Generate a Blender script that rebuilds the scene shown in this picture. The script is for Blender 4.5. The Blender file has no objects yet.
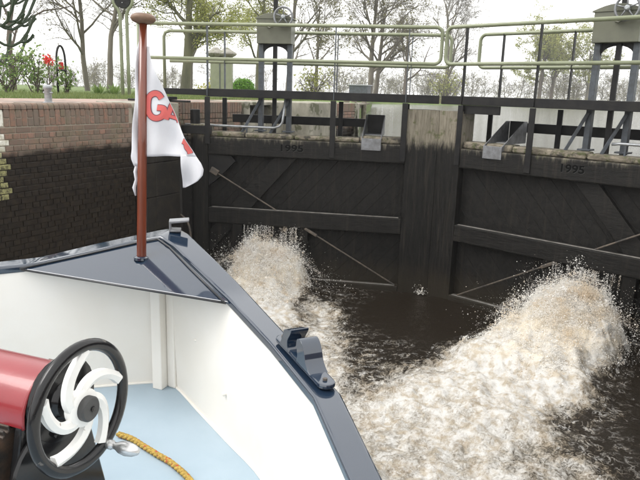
import bpy, bmesh, math, random
import numpy as np
from mathutils import Vector, Matrix

random.seed(7); RNG = np.random.default_rng(7)
scn = bpy.context.scene
COL = scn.collection
R = math.radians

# ------------------------------------------------------------------ camera
FPX = 640.0                       # focal length in pixels of the 640x480 photograph
PITCH, ROLL, YAW = R(12.95), R(1.8), R(26.2)
EYE = np.array([0.0, 0.0, 3.2])   # z = 0 is the water in the chamber, +Y the lock axis upstream
def _basis():
    F = np.array([0, math.cos(PITCH), -math.sin(PITCH)]); X = np.array([1.0, 0, 0]); U = np.cross(X, F)
    X2 = math.cos(ROLL)*X + math.sin(ROLL)*U; U2 = -math.sin(ROLL)*X + math.cos(ROLL)*U
    c, s = math.cos(YAW), math.sin(YAW); Z = np.array([[c, -s, 0], [s, c, 0], [0, 0, 1]])
    return Z@F, Z@X2, Z@U2
FW, RT, UP = _basis()
cam = bpy.data.cameras.new('camera'); camo = bpy.data.objects.new('camera', cam); COL.objects.link(camo)
cam.sensor_fit = 'HORIZONTAL'; cam.sensor_width = 36.0; cam.lens = 36.0*FPX/640.0
cam.clip_start = 0.05; cam.clip_end = 5000
m = Matrix.Identity(4)
for i in range(3):
    m[i][0] = RT[i]; m[i][1] = UP[i]; m[i][2] = -FW[i]; m[i][3] = EYE[i]
camo.matrix_world = m
scn.camera = camo
def ray(x, y): return FW + RT*(x-320)/FPX - UP*(y-240)/FPX
def atz(x, y, z): d = ray(x, y); return EYE + d*(z-EYE[2])/d[2]
def onplane(x, y, p, n): d = ray(x, y); return EYE + d*((np.array(p)-EYE)@np.array(n))/(d@np.array(n))
def bearing(x, dist, z):          # ground point on the bearing of image column x, dist metres away
    d = ray(x, 90); d = d[:2]/np.hypot(d[0], d[1]); return np.array([d[0]*dist, d[1]*dist, z])

# ------------------------------------------------------------------ sky, sun, exposure
SUN_EL, SUN_AZ = R(52), R(235)    # azimuth clockwise from +Y: light from behind left
w = bpy.data.worlds.new('World'); scn.world = w; w.use_nodes = True
nt = w.node_tree; nt.nodes.clear()
sky = nt.nodes.new('ShaderNodeTexSky'); sky.sky_type = 'NISHITA'; sky.sun_disc = False
sky.sun_elevation = SUN_EL; sky.sun_rotation = SUN_AZ; sky.dust_density = 4.0; sky.air_density = 1.0; sky.ozone_density = 1.0
hs = nt.nodes.new('ShaderNodeHueSaturation'); hs.inputs['Saturation'].default_value = 0.16
bg = nt.nodes.new('ShaderNodeBackground'); bg.inputs[1].default_value = 0.14
ow = nt.nodes.new('ShaderNodeOutputWorld')
cl = nt.nodes.new('ShaderNodeMix'); cl.data_type = 'RGBA'; cl.inputs[0].default_value = 0.8      # closed white cloud over the sky
cl.inputs[7].default_value = (8.3, 8.25, 8.1, 1)
nt.links.new(sky.outputs[0], hs.inputs['Color']); nt.links.new(hs.outputs[0], cl.inputs[6]); nt.links.new(cl.outputs[2], bg.inputs[0]); nt.links.new(bg.outputs[0], ow.inputs[0])
sl = bpy.data.lights.new('sun', 'SUN'); sl.energy = 0.9; sl.angle = R(30); sl.color = (1.0, 0.97, 0.93)
so = bpy.data.objects.new('sun', sl); COL.objects.link(so)
sd = Vector((math.sin(SUN_AZ)*math.cos(SUN_EL), math.cos(SUN_AZ)*math.cos(SUN_EL), math.sin(SUN_EL)))
so.rotation_euler = sd.to_track_quat('Z', 'Y').to_euler(); so.location = (-20, -20, 40)
scn.view_settings.view_transform = 'Standard'; scn.view_settings.look = 'None'
scn.view_settings.gamma = 1.0; scn.view_settings.use_curve_mapping = False
scn.view_settings.exposure = 0.95
scn.render.engine = 'CYCLES'

# ------------------------------------------------------------------ materials
MATS = {}
def newmat(name):
    mt = bpy.data.materials.new(name); mt.use_nodes = True
    n = mt.node_tree; p = n.nodes['Principled BSDF']; MATS[name] = mt
    return mt, n, p
def nd(n, typ, **kw):
    o = n.nodes.new(typ)
    for k, v in kw.items(): setattr(o, k, v)
    return o
def lk(n, a, b): n.links.new(a, b)
def mixc(n, fac, a, b, mode='MIX'):
    x = nd(n, 'ShaderNodeMix', data_type='RGBA', blend_type=mode)
    for sock, v in ((x.inputs[0], fac), (x.inputs[6], a), (x.inputs[7], b)):
        if hasattr(v, 'is_linked'): lk(n, v, sock)
        elif isinstance(v, (int, float)): sock.default_value = v
        else: sock.default_value = (*v, 1)
    return x.outputs[2]
def math_(n, op, a, b=None, clamp=False):
    x = nd(n, 'ShaderNodeMath', operation=op); x.use_clamp = clamp
    for i, v in enumerate((a, b)):
        if v is None: continue
        if hasattr(v, 'is_linked'): lk(n, v, x.inputs[i])
        else: x.inputs[i].default_value = v
    return x.outputs[0]
def noise(n, scale, detail=5, rough=.6, vec=None, stretch=None, dist=0.0):
    t = nd(n, 'ShaderNodeTexNoise'); t.inputs['Scale'].default_value = scale
    t.inputs['Detail'].default_value = detail; t.inputs['Roughness'].default_value = rough; t.inputs['Distortion'].default_value = dist
    if vec is None:
        vec = nd(n, 'ShaderNodeTexCoord').outputs['Object']
    if stretch:
        mp = nd(n, 'ShaderNodeMapping'); mp.inputs['Scale'].default_value = stretch; lk(n, vec, mp.inputs[0]); vec = mp.outputs[0]
    lk(n, vec, t.inputs['Vector'])
    return t.outputs[0]
def ramp(n, fac, lo, hi, smooth=True):
    x = nd(n, 'ShaderNodeMapRange'); x.interpolation_type = 'SMOOTHSTEP' if smooth else 'LINEAR'
    lk(n, fac, x.inputs[0]); x.inputs[1].default_value = lo; x.inputs[2].default_value = hi
    return x.outputs[0]
def posz(n):
    g = nd(n, 'ShaderNodeNewGeometry'); s = nd(n, 'ShaderNodeSeparateXYZ'); lk(n, g.outputs['Position'], s.inputs[0]); return s.outputs
def bump(n, p, h, strength=.3, dist=.01):
    b = nd(n, 'ShaderNodeBump'); b.inputs['Strength'].default_value = strength; b.inputs['Distance'].default_value = dist
    lk(n, h, b.inputs['Height']); lk(n, b.outputs[0], p.inputs['Normal'])
def simple(name, c1, c2=None, scale=8, rough=.6, metal=0, bumpk=0, bscale=None, stretch=None, spec=.5, rvar=0, coat=0, objvar=0, speck=None):
    mt, n, p = newmat(name)
    c2 = c2 or tuple(x*.75 for x in c1)
    nz = noise(n, scale, 6, .62, stretch=stretch)
    c = mixc(n, ramp(n, nz, .3, .7), c1, c2)
    if speck:
        s = noise(n, speck[0], 3, .5); c = mixc(n, ramp(n, s, speck[1], speck[1]+.06), c, speck[2])
    if objvar:
        oi = nd(n, 'ShaderNodeObjectInfo'); hv = nd(n, 'ShaderNodeHueSaturation')
        mr = nd(n, 'ShaderNodeMapRange'); lk(n, oi.outputs['Random'], mr.inputs[0]); mr.inputs[3].default_value = 1-objvar; mr.inputs[4].default_value = 1+objvar
        lk(n, mr.outputs[0], hv.inputs['Value']); lk(n, c, hv.inputs['Color']); c = hv.outputs[0]
    lk(n, c, p.inputs['Base Color'])
    p.inputs['Roughness'].default_value = rough; p.inputs['Metallic'].default_value = metal
    p.inputs['Specular IOR Level'].default_value = spec; p.inputs['Coat Weight'].default_value = coat; p.inputs['Coat Roughness'].default_value = .06
    if rvar:
        mr = nd(n, 'ShaderNodeMapRange'); lk(n, noise(n, scale*1.7, 5, .6), mr.inputs[0]); mr.inputs[1].default_value = .3; mr.inputs[2].default_value = .7
        mr.inputs[3].default_value = max(.03, rough-rvar); mr.inputs[4].default_value = rough+rvar; lk(n, mr.outputs[0], p.inputs['Roughness'])
    if bumpk: bump(n, p, noise(n, bscale or scale*4, 6, .6, stretch=stretch), bumpk, .01)
    return mt

simple('steel_black', (.009, .009, .010), (.018, .017, .016), 6, .45, 0, .15, 40, rvar=.12, spec=.25)
simple('steel_grey', (.09, .105, .125), (.06, .065, .07), 9, .45, .2, .1, 40, rvar=.1)
simple('galvanised', (.42, .44, .46), (.28, .29, .3), 14, .42, .6, .08, rvar=.12)
simple('iron_worn', (.06, .055, .052), (.16, .13, .10), 9, .6, .3, .3, 40)
simple('olive_paint', (.235, .255, .165), (.19, .21, .13), 5, .38, 0, .05, 60, speck=(22, .68, (.22, .2, .13)))
simple('olive_dark', (.135, .138, .10), (.105, .108, .08), 4, .42, 0, .06, 50, speck=(16, .7, (.12, .1, .07)))
simple('concrete', (.34, .32, .26), (.17, .16, .125), 2.6, .85, 0, .5, 26, speck=(5, .55, (.10, .10, .06)), stretch=(1, 1, .45))
simple('bark', (.17, .15, .12), (.11, .098, .08), 3, .9, 0, .5, 14, stretch=(1, 1, .25))
simple('bark_dark', (.12, .095, .078), (.075, .06, .05), 3, .9, 0, .5, 14, stretch=(1, 1, .25))
simple('bark_green', (.14, .135, .08), (.085, .082, .055), 3, .9, 0, .5, 14, stretch=(1, 1, .25))
def leafmat(name, c1, c2, trans=.35):
    mt, n, p = newmat(name)
    oi = nd(n, 'ShaderNodeNewGeometry')
    c = mixc(n, oi.outputs['Random Per Island'], c1, c2); lk(n, c, p.inputs['Base Color'])
    p.inputs['Roughness'].default_value = .55
    tr = nd(n, 'ShaderNodeBsdfTranslucent'); lk(n, c, tr.inputs[0])
    ms = nd(n, 'ShaderNodeMixShader'); ms.inputs[0].default_value = trans
    lk(n, p.outputs[0], ms.inputs[1]); lk(n, tr.outputs[0], ms.inputs[2])
    lk(n, ms.outputs[0], n.nodes['Material Output'].inputs[0])
leafmat('leaf_spring', (.26, .29, .06), (.38, .38, .11))
leafmat('leaf_green', (.11, .19, .05), (.24, .32, .10))
leafmat('leaf_dark', (.04, .065, .04), (.07, .10, .05))
leafmat('leaf_box', (.10, .24, .03), (.2, .38, .06))
leafmat('leaf_yellow', (.30, .32, .06), (.40, .36, .07))
leafmat('leaf_brown', (.16, .15, .07), (.22, .21, .09))
leafmat('petal_red', (.55, .02, .02), (.7, .05, .04))
leafmat('grass_blade', (.10, .15, .04), (.21, .24, .08))
simple('white_paint', (.85, .825, .775), (.80, .765, .70), 1.6, .38, 0, .04, 60, speck=(9, .73, (.66, .62, .54)))
simple('floor_blue', (.38, .475, .55), (.345, .44, .515), 3, .42, 0, .05, 90, rvar=.08, speck=(14, .74, (.28, .36, .42)))
simple('black_paint', (.010, .021, .040), (.013, .024, .044), 3, .045, 0, .012, 5, rvar=.03, coat=.0, speck=(26, .74, (.06, .065, .075)))
simple('hull_paint', (.018, .02, .024), (.03, .03, .03), 3, .35)
simple('mahogany', (.17, .036, .014), (.10, .021, .009), 5, .28, 0, .08, 20, stretch=(6, 6, .6), coat=.5)
simple('knob_wood', (.21, .125, .08), (.12, .07, .045), 14, .5, 0, .1, stretch=(1, 1, 3))
simple('flag_cloth', (.66, .66, .685), (.59, .59, .625), 3, .85, 0, .08, 220)
simple('print_red', (.62, .13, .12), (.55, .11, .10), 8, .85)
simple('print_dark', (.20, .08, .10), (.15, .07, .1), 8, .85)
simple('red_paint', (.25, .016, .022), (.21, .012, .018), 3, .28, 0, .05, 50, coat=.4, speck=(30, .73, (.5, .2, .2)))
simple('wheel_black', (.008, .008, .009), (.014, .014, .015), 6, .16, 0, .03, 60, coat=.0, spec=.4, speck=(24, .7, (.10, .09, .08)))
simple('wheel_white', (.80, .80, .78), (.76, .755, .73), 7, .35, 0, .05, 60, speck=(26, .70, (.30, .25, .2)))
simple('silver', (.62, .62, .62), (.5, .5, .5), 10, .28, .8)
simple('gear_iron', (.04, .036, .033), (.12, .075, .05), 16, .5, .4, .3, 60)
simple('hub_grey', (.035, .035, .036), (.055, .055, .055), 12, .55)
simple('white_stone', (.70, .69, .62), (.55, .55, .45), 6, .8, 0, .3, 30)
simple('cap_stone', (.33, .32, .28), (.20, .19, .16), 5, .9, 0, .5, 30, speck=(9, .58, (.16, .17, .10)))
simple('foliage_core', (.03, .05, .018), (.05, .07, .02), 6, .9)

MATS['black_paint'].node_tree.nodes['Principled BSDF'].inputs['IOR'].default_value = 1.85
def timber_mat(name, cut, grain=(1, 1, 1), silt=.45):
    """tarred oak, weathered grey-brown and mossy above the height `cut`"""
    mt, n, p = newmat(name)
    tc = nd(n, 'ShaderNodeTexCoord').outputs['Object']
    g1 = noise(n, 5, 8, .68, tc, grain, .4); g2 = noise(n, 26, 6, .65, tc, grain)
    tar = mixc(n, ramp(n, g1, .32, .68), (.0045, .0043, .0041), (.014, .013, .0117))
    tar = mixc(n, ramp(n, g2, .55, .8), tar, (.028, .025, .021))
    wood = mixc(n, ramp(n, g1, .3, .7), (.25, .225, .175), (.14, .125, .095))
    moss = noise(n, 7, 5, .6, tc); wood = mixc(n, ramp(n, moss, .52, .66), wood, (.10, .105, .05))
    crack = noise(n, 34, 4, .6, tc, (1, 1, .06)); wood = mixc(n, ramp(n, crack, .56, .72), wood, (.07, .055, .04))
    run = noise(n, 16, 7, .7, tc, (1, 1, .05), .2); tar = mixc(n, math_(n, 'MULTIPLY', ramp(n, run, .5, .72), silt), tar, (.040, .034, .026))
    z = posz(n)[2]
    lvl = math_(n, 'ADD', z, math_(n, 'MULTIPLY', math_(n, 'SUBTRACT', noise(n, 14, 6, .65, tc, (1, 1, .22)), .5), .5))
    f = ramp(n, lvl, cut-.09, cut+.11)
    c = mixc(n, f, tar, wood)
    # silt and slime line near the low water
    lo = ramp(n, lvl, .55, .12); c = mixc(n, math_(n, 'MULTIPLY', lo, .55), c, (.035, .028, .018))
    lk(n, c, p.inputs['Base Color'])
    rr = nd(n, 'ShaderNodeMapRange'); lk(n, g1, rr.inputs[0]); rr.inputs[1].default_value = .3; rr.inputs[2].default_value = .7
    rr.inputs[3].default_value = .40; rr.inputs[4].default_value = .70; lk(n, rr.outputs[0], p.inputs['Roughness']); p.inputs['Specular IOR Level'].default_value = .22
    bump(n, p, math_(n, 'ADD', g1, math_(n, 'MULTIPLY', g2, .6)), .45, .012)
    return mt
timber_mat('timber_h', 2.44, (1, 1, 7)); timber_mat('timber_v', 2.44, (6, 6, .7)); timber_mat('timber_plank', 9, (3, 3, 3)); timber_mat('timber_mitre', 2.44, (6, 6, .7), .65); timber_mat('timber_top', 2.0, (1, 1, 6))
def capping_mat():
    mt, n, p = newmat('capping'); tc = nd(n, 'ShaderNodeTexCoord').outputs['Object']
    a = noise(n, 6, 8, .7, tc, (1, 1, 3), .5); b = noise(n, 11, 6, .65, tc, None, .4)
    c = mixc(n, ramp(n, a, .34, .66), (.27, .235, .18), (.11, .095, .07))
    c = mixc(n, ramp(n, b, .48, .60), c, (.075, .08, .035)); c = mixc(n, ramp(n, noise(n, 4, 5, .6, tc), .54, .64), c, (.05, .045, .038))
    lk(n, c, p.inputs['Base Color']); p.inputs['Roughness'].default_value = .9; bump(n, p, math_(n, 'ADD', a, b), .8, .02)
capping_mat()

def brick_mat(name, base=None):
    mt, n, p = newmat(name)
    oi = nd(n, 'ShaderNodeObjectInfo'); geo = nd(n, 'ShaderNodeNewGeometry')
    rnd = oi.outputs['Random'] if base != 'island' else geo.outputs['Random Per Island']
    cr = nd(n, 'ShaderNodeValToRGB'); e = cr.color_ramp.elements
    e[0].position = 0; e[0].color = (.17, .115, .092, 1); e[1].position = 1; e[1].color = (.29, .165, .125, 1)
    for pos, c in ((.25, (.21, .155, .12, 1)), (.45, (.25, .145, .105, 1)), (.6, (.17, .14, .115, 1)), (.8, (.25, .17, .13, 1))):
        x = cr.color_ramp.elements.new(pos); x.color = c
    lk(n, rnd, cr.inputs[0]); c = cr.outputs[0]
    gp = geo.outputs['Position']
    nz = noise(n, 22, 6, .65, gp); c = mixc(n, ramp(n, nz, .35, .75), c, (.15, .125, .10))
    gr = noise(n, 3, 5, .6, gp); c = mixc(n, math_(n, 'MULTIPLY', ramp(n, gr, .5, .68), .55), c, (.14, .14, .085))
    z = posz(n)[2]
    lvl = math_(n, 'ADD', z, math_(n, 'MULTIPLY', math_(n, 'SUBTRACT', noise(n, 4, 6, .7, gp), .5), .32))
    wet = ramp(n, lvl, 2.43, 2.29)
    slime = mixc(n, ramp(n, noise(n, 12, 5, .6, gp), .35, .7), (.012, .009, .007), (.03, .022, .015))
    c = mixc(n, wet, c, slime)
    lk(n, c, p.inputs['Base Color'])
    rr = nd(n, 'ShaderNodeMapRange'); lk(n, wet, rr.inputs[0]); rr.inputs[3].default_value = .85; rr.inputs[4].default_value = .5; lk(n, rr.outputs[0], p.inputs['Roughness']); p.inputs['Specular IOR Level'].default_value = .22
    bump(n, p, noise(n, 60, 6, .65, gp), .5, .006)
brick_mat('brick'); brick_mat('brick_island', 'island')
def quoin_mat():
    mt, n, p = newmat('quoin'); gp = nd(n, 'ShaderNodeNewGeometry').outputs['Position']
    c = mixc(n, ramp(n, noise(n, 4, 6, .65, gp), .35, .65), (.34, .32, .26), (.20, .19, .15))
    z = posz(n)[2]; lvl = math_(n, 'ADD', z, math_(n, 'MULTIPLY', math_(n, 'SUBTRACT', noise(n, 5, 5, .65, gp), .5), .2))
    dk = mixc(n, ramp(n, noise(n, 6, 5, .6, gp), .4, .7), (.013, .011, .009), (.028, .023, .017))
    lk(n, mixc(n, ramp(n, lvl, 2.58, 2.46), c, dk), p.inputs['Base Color']); p.inputs['Roughness'].default_value = .6
    bump(n, p, noise(n, 40, 5, .6, gp), .4, .008)
quoin_mat()
def mortar_mat():
    mt, n, p = newmat('mortar'); gp = nd(n, 'ShaderNodeNewGeometry').outputs['Position']
    c = mixc(n, noise(n, 30, 5, .6, gp), (.36, .32, .26), (.24, .21, .165))
    z = posz(n)[2]; lvl = math_(n, 'ADD', z, math_(n, 'MULTIPLY', math_(n, 'SUBTRACT', noise(n, 4, 6, .7, gp), .5), .32))
    wet = ramp(n, lvl, 2.43, 2.29)
    dk = mixc(n, ramp(n, noise(n, 6, 5, .6, gp), .5, .75), (.02, .015, .011), (.075, .06, .045))
    lk(n, mixc(n, wet, c, dk), p.inputs['Base Color']); p.inputs['Roughness'].default_value = .85
    bump(n, p, noise(n, 90, 4, .6, gp), .5, .004)
mortar_mat()
def painted_brick():
    mt, n, p = newmat('brick_painted'); gp = nd(n, 'ShaderNodeNewGeometry').outputs['Position']; z = posz(n)[2]
    white = mixc(n, ramp(n, noise(n, 14, 6, .65, gp), .42, .72), (.74, .73, .66), (.42, .40, .30))
    alg = mixc(n, ramp(n, noise(n, 20, 6, .7, gp), .4, .62), (.30, .29, .13), (.05, .045, .02))
    c = mixc(n, ramp(n, math_(n, 'ADD', z, math_(n, 'MULTIPLY', noise(n, 8, 4, .6, gp), .2)), 2.65, 2.35), white, alg)
    lk(n, c, p.inputs['Base Color']); p.inputs['Roughness'].default_value = .7; bump(n, p, noise(n, 60, 5, .6, gp), .4, .006)
painted_brick()
def brick_wall_mat():             # walls too far from the view to pick bricks apart
    mt, n, p = newmat('brick_far'); gp = nd(n, 'ShaderNodeNewGeometry').outputs['Position']
    s = nd(n, 'ShaderNodeSeparateXYZ'); lk(n, gp, s.inputs[0]); cb = nd(n, 'ShaderNodeCombineXYZ')
    lk(n, math_(n, 'ADD', s.outputs[1], s.outputs[0]), cb.inputs[0]); lk(n, s.outputs[2], cb.inputs[1])
    b = nd(n, 'ShaderNodeTexBrick'); lk(n, cb.outputs[0], b.inputs['Vector']); b.inputs['Scale'].default_value = 1
    b.inputs['Brick Width'].default_value = .22; b.inputs['Row Height'].default_value = .0735; b.inputs['Mortar Size'].default_value = .006
    b.inputs['Color1'].default_value = (.14, .085, .06, 1); b.inputs['Color2'].default_value = (.2, .11, .07, 1); b.inputs['Mortar'].default_value = (.28, .24, .18, 1)
    wet = ramp(n, math_(n, 'ADD', s.outputs[2], math_(n, 'MULTIPLY', noise(n, 5, 5, .6, gp), .16)), 2.5, 2.4)
    lk(n, mixc(n, wet, b.outputs[0], (.018, .014, .01)), p.inputs['Base Color']); p.inputs['Roughness'].default_value = .7
    bump(n, p, b.outputs['Fac'], .4, -.006)
brick_wall_mat()
def paving_mat():
    mt, n, p = newmat('paving'); gp = nd(n, 'ShaderNodeNewGeometry').outputs['Position']
    b = nd(n, 'ShaderNodeTexBrick'); lk(n, gp, b.inputs['Vector']); b.inputs['Scale'].default_value = 1
    b.inputs['Brick Width'].default_value = .21; b.inputs['Row Height'].default_value = .105; b.inputs['Mortar Size'].default_value = .005
    b.inputs['Color1'].default_value = (.27, .18, .15, 1); b.inputs['Color2'].default_value = (.36, .25, .21, 1); b.inputs['Mortar'].default_value = (.24, .2, .16, 1)
    c = mixc(n, ramp(n, noise(n, .8, 6, .65, gp), .5, .62), b.outputs[0], (.15, .125, .105))
    c = mixc(n, ramp(n, noise(n, 5, 5, .6, gp), .5, .7), c, (.33, .28, .23))
    lk(n, c, p.inputs['Base Color']); p.inputs['Roughness'].default_value = .85
paving_mat()
def ground_mat():
    mt, n, p = newmat('ground'); gp = nd(n, 'ShaderNodeNewGeometry').outputs['Position']
    c = mixc(n, ramp(n, noise(n, 1.2, 6, .65, gp), .35, .65), (.085, .14, .03), (.13, .17, .05))
    c = mixc(n, ramp(n, noise(n, 14, 5, .6, gp), .55, .75), c, (.15, .13, .07))
    lk(n, c, p.inputs['Base Color']); p.inputs['Roughness'].default_value = .95; bump(n, p, noise(n, 30, 5, .7, gp), .6, .03)
ground_mat()
def water_mats():
    # chamber water: dark peaty water with aerated tan water and white foam, driven by the mesh attribute 'foam'
    mt, n, p = newmat('lock_water'); gp = nd(n, 'ShaderNodeNewGeometry').outputs['Position']
    at = nd(n, 'ShaderNodeAttribute'); at.attribute_name = 'foam'; f = at.outputs['Fac']
    st = (1, .62, 1)
    n1 = noise(n, 4.2, 9, .68, gp, st, .9); n2 = noise(n, 17, 9, .74, gp, st, 1.6); n3 = noise(n, 60, 5, .66, gp, None, .6)
    mixn = math_(n, 'ADD', math_(n, 'ADD', math_(n, 'MULTIPLY', n1, .42), math_(n, 'MULTIPLY', n2, .40)), math_(n, 'MULTIPLY', n3, .18))
    v = math_(n, 'ADD', mixn, math_(n, 'MULTIPLY', math_(n, 'SUBTRACT', f, .5), .62))
    aer = ramp(n, math_(n, 'ADD', v, math_(n, 'MULTIPLY', math_(n, 'SUBTRACT', noise(n, 2.2, 5, .6, gp), .5), .2)), .43, .60)
    aer = math_(n, 'MAXIMUM', aer, ramp(n, math_(n, 'ADD', f, math_(n, 'MULTIPLY', math_(n, 'SUBTRACT', n2, .5), .45)), .47, .62))
    foam = ramp(n, v, .475, .64)
    wp = nd(n, 'ShaderNodeVectorMath', operation='ADD'); lk(n, gp, wp.inputs[0])
    wn = nd(n, 'ShaderNodeTexNoise'); wn.inputs['Scale'].default_value = 3.2; wn.inputs['Detail'].default_value = 5; lk(n, gp, wn.inputs['Vector'])
    ws = nd(n, 'ShaderNodeVectorMath', operation='SCALE'); lk(n, wn.outputs['Color'], ws.inputs[0]); ws.inputs[3].default_value = .55; lk(n, ws.outputs[0], wp.inputs[1])
    lace = None
    for sc_, th_ in ((4.5, .07), (11.0, .09)):
        vo = nd(n, 'ShaderNodeTexVoronoi', feature='DISTANCE_TO_EDGE'); vo.inputs['Scale'].default_value = sc_; lk(n, wp.outputs[0], vo.inputs['Vector'])
        l_ = ramp(n, vo.outputs['Distance'], th_, .0); lace = l_ if lace is None else math_(n, 'MAXIMUM', lace, l_)
    brk = ramp(n, noise(n, 8, 6, .7, gp, None, .6), .46, .62)
    lace = math_(n, 'MULTIPLY', math_(n, 'MULTIPLY', lace, brk), ramp(n, math_(n, 'ADD', f, math_(n, 'MULTIPLY', math_(n, 'SUBTRACT', n1, .5), .5)), .20, .46))
    foam = math_(n, 'MAXIMUM', foam, math_(n, 'MULTIPLY', lace, .85))
    tan = mixc(n, ramp(n, noise(n, 3.1, 6, .6, gp, None, .6), .42, .62), (.22, .195, .155), (.29, .235, .165))
    c = mixc(n, aer, (.016, .012, .008), tan)
    white = mixc(n, ramp(n, noise(n, 9, 6, .65, gp), .42, .66), (.60, .59, .565), (.42, .365, .285))
    zz_ = nd(n, 'ShaderNodeSeparateXYZ'); lk(n, gp, zz_.inputs[0])
    white = mixc(n, math_(n, 'MULTIPLY', ramp(n, zz_.outputs[2], .08, .35), ramp(n, noise(n, 3.0, 6, .62, gp, None, .5), .36, .64)), white, (.70, .63, .51))
    c = mixc(n, foam, c, white)
    lk(n, c, p.inputs['Base Color'])
    rr = nd(n, 'ShaderNodeMapRange'); lk(n, aer, rr.inputs[0]); rr.inputs[3].default_value = .09; rr.inputs[4].default_value = .55; lk(n, rr.outputs[0], p.inputs['Roughness'])
    p.inputs['IOR'].default_value = 1.33
    h = math_(n, 'ADD', math_(n, 'MULTIPLY', v, .8), math_(n, 'MULTIPLY', noise(n, 30, 6, .7, gp, None, .8), .3))
    bump(n, p, h, .75, .035)
    mt, n, p = newmat('canal_water'); gp = nd(n, 'ShaderNodeNewGeometry').outputs['Position']
    p.inputs['Base Color'].default_value = (.028, .027, .02, 1); p.inputs['Roughness'].default_value = .06; p.inputs['IOR'].default_value = 1.33
    bump(n, p, noise(n, 2.6, 6, .6, gp, (1, 2.0, 1)), .7, .08)
    mt, n, p = newmat('spray'); geo = nd(n, 'ShaderNodeNewGeometry'); gp = geo.outputs['Position']
    c = mixc(n, ramp(n, noise(n, 3.4, 6, .62, gp, None, .5), .46, .66), (.95, .94, .92), (.88, .80, .68))
    lk(n, c, p.inputs['Base Color']); p.inputs['Roughness'].default_value = .35
    tr = nd(n, 'ShaderNodeBsdfTranslucent'); lk(n, c, tr.inputs[0]); ms = nd(n, 'ShaderNodeMixShader'); ms.inputs[0].default_value = .55
    lk(n, p.outputs[0], ms.inputs[1]); lk(n, tr.outputs[0], ms.inputs[2]); lk(n, ms.outputs[0], n.nodes['Material Output'].inputs[0])
water_mats()
def rope_mat():
    mt, n, p = newmat('rope'); tc = nd(n, 'ShaderNodeTexCoord').outputs['Object']
    c = mixc(n, ramp(n, noise(n, 90, 4, .6, tc), .4, .6), (.48, .33, .07), (.30, .19, .04))
    c = mixc(n, ramp(n, noise(n, 45, 2, .5, tc), .60, .66), c, (.42, .06, .03))
    lk(n, c, p.inputs['Base Color']); p.inputs['Roughness'].default_value = .8
rope_mat()

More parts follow.
